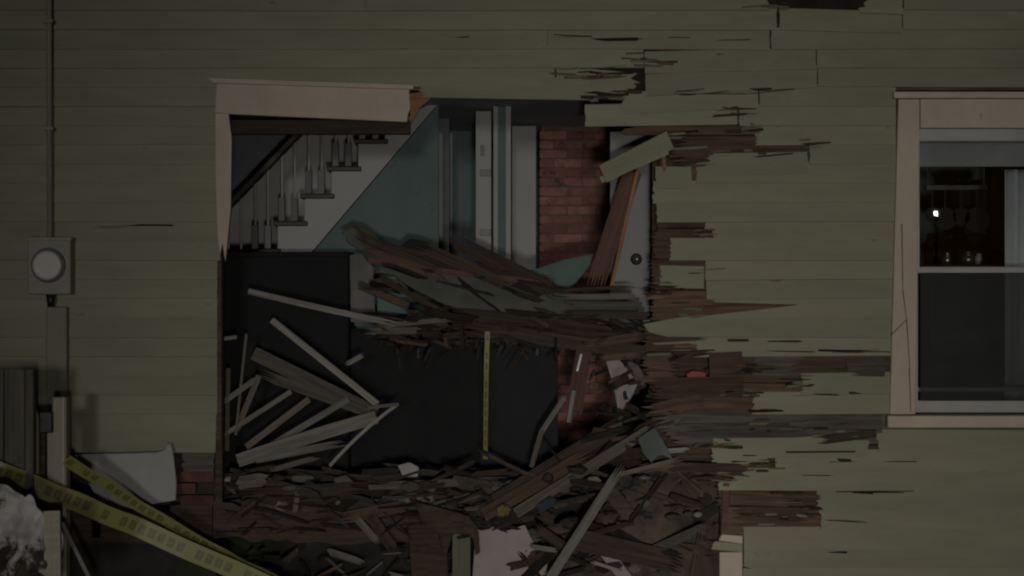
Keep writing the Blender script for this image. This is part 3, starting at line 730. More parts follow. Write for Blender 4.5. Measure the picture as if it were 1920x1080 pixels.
# ---------------------------------------------------------------- debris
def plank(name, label, cat, p0, p1, wpx, th, mt, spl0=0.0, spl1=0.0, bend=0.0, roll=0.0, group=None, taper=1.0):
    a, b = W(*p0), W(*p1)
    L_ = (b - a).length; wd = wpx / F; c = (a + b) / 2
    xd = (b - a).normalized()
    yd = Vector((0, 1, 0)); yd = (yd - xd * yd.dot(xd)).normalized(); zd = xd.cross(yd)
    if zd.z < 0: zd = -zd; yd = zd.cross(xd)
    rot = Matrix((xd, yd, zd)).transposed().to_4x4() @ Matrix.Rotation(roll, 4, 'X')
    ns = 2 if wd < 0.04 else (4 if wd < 0.09 else 6)
    nl = 7
    if spl0 < .06: spl0 = 0
    if spl1 < .06: spl1 = 0
    v, f = [], []
    edges = [-wd / 2 + wd * i / ns for i in range(ns + 1)]
    for i in range(1, ns): edges[i] += R.uniform(-.25, .25) * wd / ns
    for s in range(ns):
        e0 = R.uniform(0, spl0) * L_ if spl0 else 0; e1 = R.uniform(0, spl1) * L_ if spl1 else 0
        jt_ = R.uniform(-.12, .12) * th
        n0 = len(v)
        for i in range(nl + 1):
            t = i / nl
            x = -L_ / 2 + e0 + (L_ - e0 - e1) * t
            tt = (x + L_ / 2) / L_
            bz = bend * 4 * tt * (1 - tt) * L_
            k = 1 + (taper - 1) * tt
            za, zb2 = edges[s] * k, edges[s + 1] * k; ta = th
            if spl0 and i == 0: mid = (za * .3 + zb2 * .7); za, zb2, ta = mid - .001, mid + .001, th * .25
            if spl1 and i == nl: mid = (za * .7 + zb2 * .3); za, zb2, ta = mid - .001, mid + .001, th * .25
            yy = jt_
            v += [(x, -ta / 2 + yy, za + bz), (x, ta / 2 + yy, za + bz), (x, ta / 2 + yy, zb2 + bz), (x, -ta / 2 + yy, zb2 + bz)]
        for i in range(nl):
            o = n0 + 4 * i
            for q in range(4): f.append((o + q, o + (q + 1) % 4, o + 4 + (q + 1) % 4, o + 4 + q))
        f += [(n0 + 3, n0 + 2, n0 + 1, n0), (n0 + 4 * nl, n0 + 4 * nl + 1, n0 + 4 * nl + 2, n0 + 4 * nl + 3)]
    o = mesh_obj(name, v, f, mt)
    o.matrix_world = Matrix.Translation(c) @ rot
    return tag(o, label, cat, group)

def inside(p, poly):
    r = False; j = len(poly) - 1
    for i in range(len(poly)):
        xi, yi = poly[i]; xj, yj = poly[j]
        if (yi > p[1]) != (yj > p[1]) and p[0] < (xj - xi) * (p[1] - yi) / (yj - yi) + xi: r = not r
        j = i
    return r
def nearest(p, poly):
    best = None
    for i in range(len(poly)):
        a = Vector(poly[i]); b = Vector(poly[(i + 1) % len(poly)]); ab = b - a
        t = max(0, min(1, (Vector(p) - a).dot(ab) / max(ab.length_squared, 1e-9))); q = a + ab * t
        dd = (q - Vector(p)).length
        if best is None or dd < best[0]: best = (dd, q)
    return best[1]
def sheet(name, label, cat, poly, d, mt, th=0.008, amp=0.01, step=7, tilt=(0, 0), fs=4.0, parent=None, group=None):
    """a stiff torn sheet with outline poly (photo px), at depth d, tilted by (d per px x, d per px y)"""
    x0 = min(p[0] for p in poly); x1 = max(p[0] for p in poly); y0 = min(p[1] for p in poly); y1 = max(p[1] for p in poly)
    nx, ny = int((x1 - x0) / step) + 2, int((y1 - y0) / step) + 2
    idx = {}; v = []; f = []
    def vert(i, j):
        if (i, j) not in idx:
            p = (x0 + i * step, y0 + j * step)
            if not inside(p, poly): q = nearest(p, poly); p = (q.x, q.y)
            dd = d + tilt[0] * (p[0] - x0) + tilt[1] * (p[1] - y0)
            w = W(p[0], p[1], dd)
            w.y += amp * noise.noise(Vector((w.x * fs, w.z * fs, d * 7))) + amp * .35 * noise.noise(Vector((w.x * fs * 4, w.z * fs * 4, d * 3)))
            idx[(i, j)] = len(v); v.append(w)
        return idx[(i, j)]
    for i in range(nx):
        for j in range(ny):
            cs = [(x0 + (i + a) * step, y0 + (j + b) * step) for a, b in ((.5, .5), (.1, .1), (.9, .1), (.1, .9), (.9, .9))]
            if any(inside(c, poly) for c in cs):
                f.append((vert(i, j), vert(i + 1, j), vert(i + 1, j + 1), vert(i, j + 1)))
    o = mesh_obj(name, v, f, mt, parent, smooth=True)
    s = o.modifiers.new('thick', 'SOLIDIFY'); s.thickness = th
    return tag(o, label, cat, group) if parent is None else o

# fallen ceiling across the middle
sheet('plaster_slab', 'large grimy olive plaster slab sagging across the middle of the hole', 'plaster slab',
      [(700, 512), (722, 500), (770, 492), (850, 508), (960, 528), (1060, 548), (1170, 566), (1196, 582), (1190, 606), (1090, 612), (980, 606), (880, 586), (830, 570), (770, 540), (735, 516)], 0.34, M['olive_piece'], 0.02, 0.03, 7, (0.0002, -0.0012))
sheet('plaster_slab', 'curled dark plaster flap rising left of the sagging slab', 'plaster slab',
      [(640, 436), (664, 424), (690, 430), (740, 470), (800, 492), (820, 506), (740, 500), (690, 478), (655, 456)], 0.46, M['olive_piece'], 0.018, 0.03, 6, (0.0003, -0.001))
sheet('plaster_slab', 'triangular teal plaster shard propped before the brick chimney', 'plaster slab',
      [(955, 505), (1000, 506), (1060, 486), (1112, 476), (1104, 500), (1080, 530), (1040, 560), (980, 540)], 0.62, M['teal_piece'], 0.014, 0.012, 6)
sheet('plaster_slab', 'small square teal plaster piece under the sagging slab', 'plaster slab',
      [(706, 522), (744, 516), (768, 545), (766, 588), (708, 588)], 0.56, M['teal_piece'], 0.014, 0.01, 6)
sheet('plaster_slab', 'grey plaster strip standing right of the tall black cabinet', 'plaster slab',
      [(656, 478), (676, 474), (700, 500), (704, 590), (700, 606), (658, 604)], 0.66, M['grey_dull'], 0.014, 0.01, 6)
sheet('plaster_slab', 'dark rounded plaster lump on top of the fallen beams', 'plaster slab',
      [(748, 466), (770, 448), (796, 452), (840, 486), (860, 506), (790, 502)], 0.50, M['charcoal'], 0.03, 0.03, 6)
sheet('plaster_slab', 'blue-green plaster scrap at the top of the diagonal boards', 'plaster slab',
      [(1196, 822), (1228, 800), (1250, 838), (1262, 862), (1238, 852), (1222, 868), (1206, 850)], -0.10, M['teal_dull'], 0.012, 0.02, 5)

B = plank
B('plank', 'jagged dark board rising highest at the left of the fallen ceiling', 'plank', (646, 426, .34), (830, 512, .24), 20, .025, M['dark_wood'], .14, .1, -.02)
B('plank', 'brown board rising just under the highest jagged one', 'plank', (660, 462, .26), (850, 530, .2), 16, .025, M['sheath'], .16, .12, .015)
B('plank', 'dark board tilted up in the middle of the fallen ceiling', 'plank', (772, 456, .34), (960, 540, .22), 22, .025, M['dark_wood'], .12, .1, .01)
B('beam', 'long dark ceiling beam lying along the top of the sagging slab', 'beam', (672, 452, .40), (1052, 534, .30), 26, .06, M['dark_wood'], .08, .06, -.018)
B('beam', 'short splintered dark beam jutting up before the white door frame', 'beam', (836, 446, .42), (1048, 552, .26), 30, .05, M['dark_wood'], .10, .08, .01)
B('beam', 'red-brown trim strip along the upper edge of the olive slab', 'beam', (690, 488, .30), (1030, 530, .27), 11, .03, M['red_wood'], .05, .1, -.01)
B('beam', 'broad dark beam running under the olive slab to the right', 'beam', (820, 590, .24), (1212, 640, .16), 34, .07, M['dark_wood'], .12, .06, .012)
B('beam', 'dark beam under the first, its left end splintered above the yellow tape', 'beam', (850, 612, .20), (1216, 662, .12), 26, .06, M['dark_wood'], .10, .05, .0)
B('beam', 'thin black edge strip hanging under the left of the olive slab', 'beam', (698, 512, .26), (874, 606, .22), 10, .03, M['dark_wood'], .1, .1, -.01)
B('plank', 'thin weathered board, topmost of the stack left of the door knob', 'plank', (1040, 556, .22), (1190, 556, .14), 10, .02, M['lath_dim'], .1, .05)
B('plank', 'second thin weathered board of the stack left of the door knob', 'plank', (1050, 570, .20), (1204, 572, .12), 11, .02, M['lath_dim'], .14, .04)
B('plank', 'third thin board of the stack, darker, left of the door knob', 'plank', (1040, 588, .20), (1214, 592, .10), 14, .03, M['dark_wood'], .12, .04)
B('plank', 'tilted thin board with pale edge above the right beams', 'plank', (1010, 548, .25), (1200, 536, .20), 7, .02, M['dark_wood'], .12, .08)
B('plank', 'short brown board below the beams beside the pale cloth strip', 'plank', (1090, 648, .10), (1212, 630, .06), 18, .025, M['sheath'], .1, .06)
B('plank', 'small brown board end under the right beams', 'plank', (1120, 672, .10), (1205, 664, .06), 14, .025, M['sheath'], .15, .1)
B('lath_strip', 'long pale lath slanting down over the black cabinet', 'lath', (466, 546, .10), (768, 612, .04), 11, .012, M['lath'], .03, .10, -.006)
B('lath_strip', 'short pale lath crossing the end of the long slanting one', 'lath', (700, 612, .12), (850, 598, .12), 9, .012, M['lath_dim'], .1, .2)
B('lath_strip', 'dim lath lying flat under the end of the long slanting one', 'lath', (680, 622, .14), (830, 618, .14), 13, .012, M['lath_dim'], .1, .2)
# fan of laths at the left
B('lath_strip', 'straight grey lath slanting steeply down, uppermost of the left fan', 'lath', (510, 600, .30), (708, 758, .12), 12, .014, M['lath'], .03, .02)
B('plank', 'wide grey board slanting down in the middle of the lath fan', 'plank', (476, 662, .34), (706, 776, .16), 26, .018, M['lath_dim'], .05, .03)
B('plank', 'dusty brown board under the wide one in the lath fan', 'plank', (486, 700, .36), (690, 772, .2), 20, .018, M['lath_dim'], .06, .05)
B('lath_strip', 'pale lath rising from the broken jamb across the fan', 'lath', (416, 818, .26), (546, 734, .2), 9, .012, M['lath'], .03, .05)
B('lath_strip', 'short lath rising from the broken jamb above the others', 'lath', (416, 756, .28), (486, 706, .24), 10, .012, M['lath'], .03, .06)
B('lath_strip', 'steep narrow lath standing between the left jamb laths', 'lath', (444, 806, .28), (486, 704, .24), 11, .012, M['lath_dim'], .03, .04)
B('lath_strip', 'pale lath reaching up to the centre of the fan', 'lath', (494, 844, .22), (654, 748, .16), 12, .012, M['lath'], .03, .04)
B('lath_strip', 'dim lath behind the one reaching the fan centre', 'lath', (462, 838, .3), (580, 748, .26), 12, .012, M['lath_dim'], .03, .04)
B('plank', 'broad pale green board lying at the foot of the lath fan', 'plank', (446, 864, .12), (706, 782, .04), 25, .018, M['lath'], .03, .05, .008)
B('plank', 'second pale board just under the broad pale green one', 'plank', (480, 862, .16), (664, 826, .1), 14, .014, M['lath'], .05, .2)
B('lath_strip', 'thin curved batten bowing down from the fan tip', 'lath', (747, 757, .04), (618, 874, .0), 6, .008, M['lath'], .02, .03, .03)
B('lath_strip', 'thin stick lying across the fan tip', 'lath', (690, 764, .06), (748, 758, .03), 6, .008, M['lath_dim'], .03, .03)
B('lath_strip', 'hairline vertical stick near the broken jamb', 'lath', (462, 626, .32), (442, 816, .22), 5, .008, M['lath_dim'], .02, .02)
B('lath_strip', 'upright grey stick beside the broken jamb with bright tip', 'lath', (428, 690, .3), (426, 846, .28), 8, .012, M['lath_dim'], .01, .02)
B('lath_strip', 'small loose lath end above the fan', 'lath', (648, 684, .14), (684, 664, .12), 9, .01, M['lath'], .1, .1)
B('lath_strip', 'tiny pale lath stub sticking from the jamb', 'lath', (414, 636, .12), (444, 632, .12), 7, .01, M['lath'], .05, .05)
# floor-level splinters
B('plank', 'short pinkish board on the rubble under the lath fan', 'plank', (500, 884, .06), (600, 856, .06), 10, .015, M['lath_dim'], .1, .1)
B('plank', 'flat brown board bridging the rubble left of the pale foundation panel', 'plank', (800, 952, -.02), (914, 922, .1), 14, .02, M['lath_dim'], .08, .08)
B('plank', 'broad dark floorboard lying along the front of the broken floor', 'plank', (440, 930, -.02), (700, 912, .06), 24, .025, M['dark_wood'], .08, .12)
B('plank', 'dusty board crossing the floor rubble below the hanging tape strip', 'plank', (690, 912, .05), (960, 900, .12), 15, .02, M['lath_dim'], .08, .1)
B('plank', 'short upright splinter standing on the sill under the fan', 'plank', (552, 966, -.05), (560, 915, -.02), 9, .012, M['lath_dim'], .06, .1)
B('plank', 'reddish board end sticking out low left of the curled felt', 'plank', (636, 972, -.08), (770, 946, -.02), 22, .02, M['sheath'], .1, .08)
B('plank', 'dark board drooping below the sill at the bottom middle', 'plank', (690, 960, -.07), (742, 1036, -.14), 20, .018, M['dark_wood'], .06, .1)
B('plank', 'grey-green board drooping beside the dark one below the sill', 'plank', (664, 966, -.09), (712, 1020, -.15), 13, .014, M['lath_dim'], .06, .08)
sheet('plaster_slab', 'pale plaster chunk lying in the floor rubble left of the tape strip', 'plaster slab', [(746, 872), (768, 866), (786, 876), (784, 892), (756, 894)], 0.14, M['plaster'], 0.02, 0.02, 4)
sheet('plaster_slab', 'small pale plaster chunk on the sill under the fan', 'plaster slab', [(626, 896), (648, 890), (662, 902), (650, 914), (630, 910)], 0.06, M['lath_dim'], 0.02, 0.02, 4)
# diagonal timbers on the right
B('plank', 'red-brown door stop leaning in front of the brick chimney', 'plank', (1186, 322, .34), (1112, 548, .30), 36, .03, M['red_wood'], .02, .06)
B('plank', 'thin orange-edged strip beside the leaning red-brown board', 'plank', (1196, 318, .30), (1146, 540, .28), 7, .03, M['split'], .02, .05)
B('plank', 'glossy red-brown board hanging below the right beams', 'plank', (1098, 640, .20), (1072, 800, .10), 30, .02, M['red_wood'], .02, .2)
B('highlight_strip', 'thin bright strip standing in for the highlight on the glossy red board', 'highlight strip', (1090, 664, .165), (1082, 696, .145), 4, .004, M['steel'])  # bright strip shaped as the highlight on the red board
B('lath_strip', 'short pale stick dangling under the glossy red board', 'lath', (1076, 732, .05), (1066, 792, .05), 7, .01, M['lath'], .05, .05)
B('lath_strip', 'bent grey stick, upper piece, at the edge of the dark opening', 'lath', (1058, 745, .1), (1014, 812, .06), 9, .012, M['lath'], .05, .02)
B('lath_strip', 'bent grey stick, lower piece, at the edge of the dark opening', 'lath', (1016, 806, .06), (996, 876, .06), 9, .012, M['lath_dim'], .02, .05)
B('beam', 'thick dark red beam, highest of the diagonal timbers', 'beam', (926, 942, -.02), (1176, 786, .18), 30, .05, M['dark_wood'], .05, .06)
B('beam', 'brown beam tucked under the highest diagonal timber', 'beam', (905, 966, -.06), (1110, 846, .06), 26, .05, M['sheath'], .05, .06)
B('plank', 'long grey-brown board, straightest of the diagonal timbers', 'plank', (966, 962, -.10), (1216, 806, .02), 20, .03, M['lath_dim'], .02, .02)
B('plank', 'grey stick leaning steeply over the rubble heap', 'plank', (1030, 1086, -.36), (1168, 870, -.14), 17, .03, M['lath'], .02, .06)
B('lath_strip', 'slim pinkish lath slanting right from the top of the steep stick', 'lath', (1160, 890, -.14), (1282, 858, -.08), 8, .014, M['lath_dim'], .03, .1)
B('plank', 'dark board running down right behind the steep stick', 'plank', (1000, 985, -.12), (1080, 1040, -.16), 18, .02, M['dark_wood'], .08, .08)
B('plank', 'short pale board lying on the heap left of the steep stick', 'plank', (990, 1024, -.2), (1046, 1032, -.2), 9, .014, M['lath'], .1, .1)
B('plank', 'dim wide board lying low at the foot of the heap', 'plank', (1080, 1010, -.1), (1290, 1060, -.12), 40, .02, M['dark_wood'], .05, .06)
B('plank', 'pale crooked stick at the foot of the heap', 'plank', (1106, 1052, -.2), (1168, 1072, -.2), 6, .01, M['lath'], .1, .1)
B('plank', 'orange-brown broken board beside the low corner post', 'plank', (1246, 1022, -.06), (1324, 1032, -.06), 16, .02, M['sheath'], .1, .1)
B('plank', 'brown board standing upright left of the corner post', 'plank', (1300, 1096, -.06), (1318, 1000, -.02), 20, .02, M['sheath'], .05, .1)
B('plank', 'bright split board stub sticking out at the heap top', 'plank', (1248, 846, -.03), (1296, 842, .0), 9, .014, M['lath'], .05, .3)
B('plank', 'dark red splintered board under the slim pinkish lath', 'plank', (1190, 880, -.06), (1290, 868, -.02), 16, .02, M['sheath'], .1, .15)
# torn siding hanging off
B('siding_board', 'torn olive clapboard dangling at an angle at the top right', 'siding board', (1130, 326, -.09), (1256, 262, -.035), 36, .012, M['siding'], .05, .05, roll=0.3)
B('siding_board', 'second torn olive clapboard edge under the dangling one', 'siding board', (1126, 338, -.07), (1252, 284, -.03), 12, .012, M['siding'], .05, .02)
B('plank', 'orange split stub standing at the edge beside the dangling clapboard', 'plank', (1243, 290, -.03), (1247, 326, -.03), 7, .012, M['split'], .02, .1)
B('siding_board', 'brown splintered board end poking left of the big gash', 'siding board', (1210, 772, -.03), (1330, 748, -.02), 26, .015, M['sheath'], .2, .1)
B('siding_board', 'reddish split board across the breach edge under the dark gap', 'siding board', (1206, 730, -.02), (1394, 724, -.022), 40, .012, M['sheath'], .12, .03)
B('siding_board', 'brown square board end with dark edge below the pointed clapboard', 'siding board', (1330, 684, -.024), (1392, 682, -.024), 46, .012, M['sheath'], .05, .02)
B('siding_board', 'grey splintered sheathing strip right of the diagonal timbers', 'siding board', (1256, 808, -.03), (1536, 806, -.024), 28, .012, M['sheath_grey'], .12, .08)
B('siding_board', 'dark pointed splinter lying under the grey sheathing near the window', 'siding board', (1520, 828, -.024), (1642, 812, -.024), 16, .012, M['dark_wood'], .2, .02)
B('siding_board', 'brown splintered strip in the gash right of the corner', 'siding board', (1366, 962, -.02), (1534, 966, -.02), 26, .012, M['sheath'], .1, .12)
B('siding_board', 'upper brown splintered strip of the low right gash', 'siding board', (1368, 932, -.018), (1500, 940, -.018), 26, .012, M['sheath'], .05, .2)
tag(sheet('red_scrap', 'small red plastic scrap in the dark gap', 'scrap', [(1286, 700), (1300, 694), (1322, 698), (1324, 710), (1290, 712)], 0.0, M['red'], 0.004, 0.005, 4), 'small red scrap lodged in the dark gap on the right', 'scrap')

# cloths, tapes, panels
sheet('torn_cloth', 'pale torn cloth strip hanging under the right beams', 'cloth',
      [(1136, 676), (1160, 672), (1182, 700), (1196, 720), (1186, 742), (1168, 770), (1158, 772), (1152, 730)], 0.12, M['pink'], 0.004, 0.05, 5, fs=9)
sheet('torn_cloth', 'grey crumpled cloth bunched right of the pale torn strip', 'cloth',
      [(1176, 676), (1196, 684), (1212, 710), (1206, 726), (1190, 712)], 0.06, M['lath_dim'], 0.004, 0.05, 5, fs=9)
sheet('drywall_panel', 'pale pink drywall panel standing under the diagonal timbers', 'drywall panel',
      [(892, 990), (905, 996), (925, 988), (950, 996), (984, 984), (996, 1010), (1026, 1054), (1026, 1110), (884, 1110)], -0.02, M['pink'], 0.014, 0.006, 7)
sheet('foam_board', 'crooked white board leaning below the left siding', 'board',
      [(140, 853), (220, 850), (308, 847), (312, 836), (319, 830), (326, 852), (331, 900), (330, 938), (270, 948), (216, 960), (190, 930), (166, 896)], -0.10, M['board'], 0.012, 0.02, 6, (0, -0.0006))
sheet('foam_board', 'small crumpled white scrap just below the crooked white board', 'board',
      [(166, 905), (190, 912), (206, 934), (198, 944), (180, 930)], -0.2, M['board'], 0.008, 0.02, 5)
sheet('roofing_scrap', 'dark curled felt scrap draped over the post beside the pink panel', 'felt scrap',
      [(778, 940), (820, 950), (880, 968), (896, 990), (900, 1036), (892, 1040), (884, 1002), (850, 1000), (838, 1036), (828, 1030), (818, 990), (790, 980)], -0.12, M['dark_wood'], 0.01, 0.05, 6, (0, -0.0005), fs=6)
sheet('roofing_scrap', 'dark flat panel leaning left of the greenish post', 'felt scrap',
      [(764, 968), (812, 972), (836, 1008), (842, 1100), (772, 1100)], -0.02, M['dark_wood'], 0.012, 0.02, 7)
m = MB().box((X(848), -0.01, 0), (X(882), 0.07, Z(1000)))
tag(bevel(m.build('stub_post', M['green_post']), 0.004), 'short greenish wooden post beside the pink drywall panel', 'post')
sheet('blue_rag', 'dark blue rag under the straight diagonal board', 'rag', [(1004, 948), (1030, 930), (1044, 936), (1036, 950), (1010, 962)], -0.13, M['blue'], 0.006, 0.03, 4, fs=9)

def blob(name, label, cat, c, r, mt, amp=0.5, fs=3.0, sub=4, seed=0):
    bm = bmesh.new(); bmesh.ops.create_icosphere(bm, subdivisions=sub, radius=1)
    for v in bm.verts:
        n = noise.ridged_multi_fractal(v.co * fs + Vector((seed, seed * 2, 0)), 0.9, 2.1, 5, 1.0, 2.0) - 0.9
        v.co = Vector((v.co.x * r[0], v.co.y * r[1], v.co.z * r[2])) * (1 + amp * n)
    me = bpy.data.meshes.new(name); bm.to_mesh(me); bm.free(); me.materials.append(mt)
    for p in me.polygons: p.use_smooth = True
    o = bpy.data.objects.new(name, me); COL.objects.link(o); o.location = c
    return tag(o, label, cat)
blob('insulation_tuft', 'yellow insulation tuft caught at the left end of the diagonal timbers', 'insulation', W(944, 958, -.12), (.032, .022, .03), M['insul'], .8, 4, 3, 3)
blob('insulation_tuft', 'small yellow insulation tuft above the hanging tape strip', 'insulation', W(826, 588, .16), (.03, .022, .02), M['insul'], .8, 4, 3, 9)
sheet('stained_sheet', 'crumpled white sheet with dark stains at the lower left corner', 'sheet',
      [(-70, 880), (-20, 892), (18, 908), (44, 934), (58, 928), (74, 962), (104, 978), (112, 1010), (106, 1110), (-70, 1110)], -1.45, M['sheet'], 0.01, 0.16, 5, (0, -0.0006), fs=5)

# rubble: uncountable splinters and plaster crumbs
def rubble(name, label, n, region, mt, seed):
    r = random.Random(seed); m = MB()
    for _ in range(n):
        c = region(r)
        big = r.random() < .2; L_ = r.uniform(.16, .42) if big else r.choice((r.uniform(.015, .05), r.uniform(.04, .14))); w = r.uniform(.012, .06 if big else .03); t = r.uniform(.004, .02)
        rot = Matrix.Rotation(r.gauss(0, .45), 3, 'Y') @ Matrix.Rotation(r.uniform(0, 3.14), 3, 'Z') @ Matrix.Rotation(r.uniform(0, 3.14), 3, 'X')
        n0 = len(m.v)
        for sx, k in ((-1, r.uniform(.3, 1)), (1, r.uniform(.1, 1))):
            for sy, sz in ((-1, -1), (1, -1), (1, 1), (-1, 1)):
                m.v.append(tuple(c + rot @ Vector((sx * L_ / 2, sy * w / 2 * k, sz * t / 2 * k))))
        m.f += [(n0, n0 + 1, n0 + 5, n0 + 4), (n0 + 1, n0 + 2, n0 + 6, n0 + 5), (n0 + 2, n0 + 3, n0 + 7, n0 + 6), (n0 + 3, n0, n0 + 4, n0 + 7), (n0, n0 + 3, n0 + 2, n0 + 1), (n0 + 4, n0 + 5, n0 + 6, n0 + 7)]
    o = m.build(name, mt); tag(o, label, 'rubble', kind='stuff'); return o
def reg_floor(r):
    px = r.uniform(415, 1010); d = r.uniform(0.0, 0.8)
    base = W(px, 940, 0).z; top = base + (0.10 + .06 * math.sin(px / 60)) * r.random() ** 1.4
    return Vector((W(px, 0, d).x, d, top + 0.005))
rubble('rubble', 'dark splinters and crumbs littering the broken floor', 70, reg_floor, M['splinters'], 1)
def heap_h(px): return 0.10 + 0.52 * math.exp(-((px - 1230) / 120.0) ** 2)
def reg_heap(r):
    px = r.uniform(985, 1345); d = r.uniform(-0.05, 0.55)
    zb2 = 0.02; zt = Z(1060) + heap_h(px)
    return Vector((W(px, 0, d).x, d, zb2 + (zt - zb2) * (1 - 0.5 * r.random() ** 2) * (1 - .1 * abs(d))))
rubble('rubble', 'dark heap of splintered wood spilling out at the right of the hole', 220, reg_heap, M['splinters'], 2)
# the mound the splinters lie on
def mound(name, label, px0, px1, hf, d0, d1, mt, drop=0.0):
    m = MB(); nx, ny = 60, 14
    for i in range(nx + 1):
        px = px0 + (px1 - px0) * i / nx
        for j in range(ny + 1):
            d = d0 + (d1 - d0) * j / ny
            x = (px - 960) / F
            e = min(1, j / 3.0)
            z = hf(px) * e + (hf(px) - .07) * (1 - e) * drop + 0.05 * noise.fractal(Vector((x * 6, d * 6, 1)), 1, 2, 4)
            m.v.append((x, d, max(0.01, z)))
    for i in range(nx):
        for j in range(ny):
            a = i * (ny + 1) + j; m.f.append((a, a + ny + 1, a + ny + 2, a + 1))
    return tag(m.build(name, mt, None, True), label, 'rubble', kind='stuff')
mound('rubble_mound', 'dusty earth and crumbs under the splinter heap', 985, 1350, lambda px: Z(1075) + heap_h(px) - .02, -0.08, 0.8, M['rubble'])
mound('rubble_mound', 'dusty crumbs covering the broken floor edge', 412, 1000, lambda px: Z(938) + .085 + .035 * math.sin(px / 50), 0.06, 0.85, M['rubble'], 1.0)

def jumble(name, label, n, region, seed, Lr, wr, spread, mats, weights, mean=0.0, par=None, cat='rubble'):
    r = random.Random(seed); v, f, mi = [], [], []
    for _ in range(n):
        c, ang0 = region(r)
        L_ = r.uniform(*Lr) * r.uniform(.5, 1); w = r.uniform(*wr); th = r.uniform(.005, .022)
        if r.random() < .25: w *= .45
        pts = []
        for sgn in (1, -1):
            k = r.choice((2, 3, 4)); run = [sgn * (L_ / 2) * r.uniform(.62, 1.0) if q % 2 else sgn * (L_ / 2) * r.uniform(.45, .9) for q in range(k + 1)]
            pts += [(run[q], (-w / 2 + w * q / k) * sgn * r.uniform(.85, 1.1)) for q in range(k + 1)]
        a = ang0 + r.gauss(mean, spread)
        rot = Matrix.Rotation(-a, 3, 'Y') @ Matrix.Rotation(r.gauss(0, .35), 3, 'Z') @ Matrix.Rotation(r.gauss(0, .6), 3, 'X')
        k = len(pts); n0 = len(v); bow = r.gauss(0, .12)
        for sy in (-1, 1):
            for x, z in pts: v.append(tuple(c + rot @ Vector((x, sy * th / 2 + bow * x * x / max(L_, .05), z))))
        fs = [tuple(n0 + i for i in range(k)), tuple(n0 + k + i for i in reversed(range(k)))] + [(n0 + i, n0 + k + i, n0 + k + (i + 1) % k, n0 + (i + 1) % k) for i in range(k)]
        f += fs; mi += [r.choices(range(len(mats)), weights)[0]] * len(fs)
    o = mesh_obj(name, v, f, M[mats[0]], par)
    for q in mats[1:]: o.data.materials.append(M[q])
    for p, q in zip(o.data.polygons, mi): p.material_index = q
    o["kind"] = 'stuff'
    return tag(o, label, cat) if par is None else o
JM = ('j_dark', 'j_sheath', 'j_lath', 'j_pale')
def reg_box(x0, x1, y0, y1, d0, d1, prof=None):
    def g_(r):
        px = r.uniform(x0, x1); lo = prof(px) if prof else y0
        py = lo + (y1 - lo) * r.random() ** .8
        return W(px, py, r.uniform(d0, d1)), 0.0
    return g_
jumble('board_jumble', 'dense jumble of broken boards along the floor edge under the lath fan', 95, reg_box(418, 800, 880, 962, 0.0, .42), 11, (.16, 1.0), (.012, .085), .22, JM, (50, 28, 18, 4))
jumble('board_jumble', 'splinters and torn boards drooping over the broken sill beam', 60, reg_box(420, 960, 930, 1000, -.07, .02), 12, (.10, .55), (.004, .028), .4, JM, (60, 26, 12, 2), -.12)
jumble('board_jumble', 'broken boards heaped in the bottom middle beside the pink panel', 90, reg_box(730, 1010, 880, 985, -.04, .4), 13, (.16, .8), (.012, .085), .32, JM, (56, 28, 15, 1), .12)
jumble('board_jumble', 'dark splintered boards piled at the right of the hole bottom', 130, reg_box(985, 1345, 850, 1085, -.10, .35, lambda px: 880 - 70 * math.exp(-((px - 1230) / 120.0) ** 2)), 14, (.14, .75), (.010, .085), .42, JM, (60, 26, 12, 2), .1)
jumble('board_jumble', 'torn wood packed along the fallen ceiling across the hole', 110, reg_box(690, 1212, 575, 645, .08, .34, lambda px: 575 + 30 * (px - 690) / 520), 15, (.08, .55), (.008, .05), .18, JM, (62, 26, 12, 0), -.1)
jumble('board_jumble', 'splintered wood jammed against the right edge of the hole', 80, reg_box(1110, 1300, 640, 860, .0, .3), 16, (.08, .42), (.010, .06), .5, JM, (56, 34, 8, 2), .25)
jumble('board_jumble', 'dark scraps lying in the gap under the broken sill', 60, reg_box(400, 860, 1030, 1110, .1, .45), 19, (.06, .4), (.005, .04), .6, JM, (60, 14, 20, 6), .2)
jumble('board_jumble', 'torn wood lying on top of the fallen ceiling slab', 20, reg_box(690, 1060, 462, 560, .22, .36, lambda px: 462 + 66 * (px - 690) / 370), 17, (.10, .7), (.008, .05), .14, JM, (62, 28, 10, 0), -.24)
jumble('board_jumble', 'scraps dangling under the fallen ceiling above the dark opening', 34, reg_box(690, 1210, 628, 676, .05, .3), 18, (.06, .26), (.004, .024), .5, JM, (66, 24, 10, 0), 1.35)
def lumps(name, label, n, region, seed):
    r = random.Random(seed); bm = bmesh.new()
    for _ in range(n):
        c, _a = region(r); rad = r.uniform(.008, .045) * (1 if r.random() < .8 else 1.6)
        res = bmesh.ops.create_icosphere(bm, subdivisions=2, radius=1)
        sc3 = Vector((r.uniform(.7, 1.5), r.uniform(.6, 1.2), r.uniform(.45, .9)))
        for v_ in res['verts']:
            k_ = 1 + .45 * noise.noise(v_.co * 1.7 + Vector((_ * 3.1, 0, 0)))
            v_.co = c + Vector((v_.co.x * sc3.x, v_.co.y * sc3.y, v_.co.z * sc3.z)) * rad * k_
    me = bpy.data.meshes.new(name); bm.to_mesh(me); bm.free(); me.materials.append(M['lumps'])
    o = bpy.data.objects.new(name, me); COL.objects.link(o); return tag(o, label, 'rubble', kind='stuff')
lumps('plaster_lumps', 'grey plaster lumps strewn over the broken floor', 70, reg_box(420, 1000, 890, 955, -.02, .4), 31)
lumps('plaster_lumps', 'plaster lumps and brick crumbs scattered on the right-hand heap', 60, reg_box(1000, 1340, 880, 1075, -.12, .2), 32)
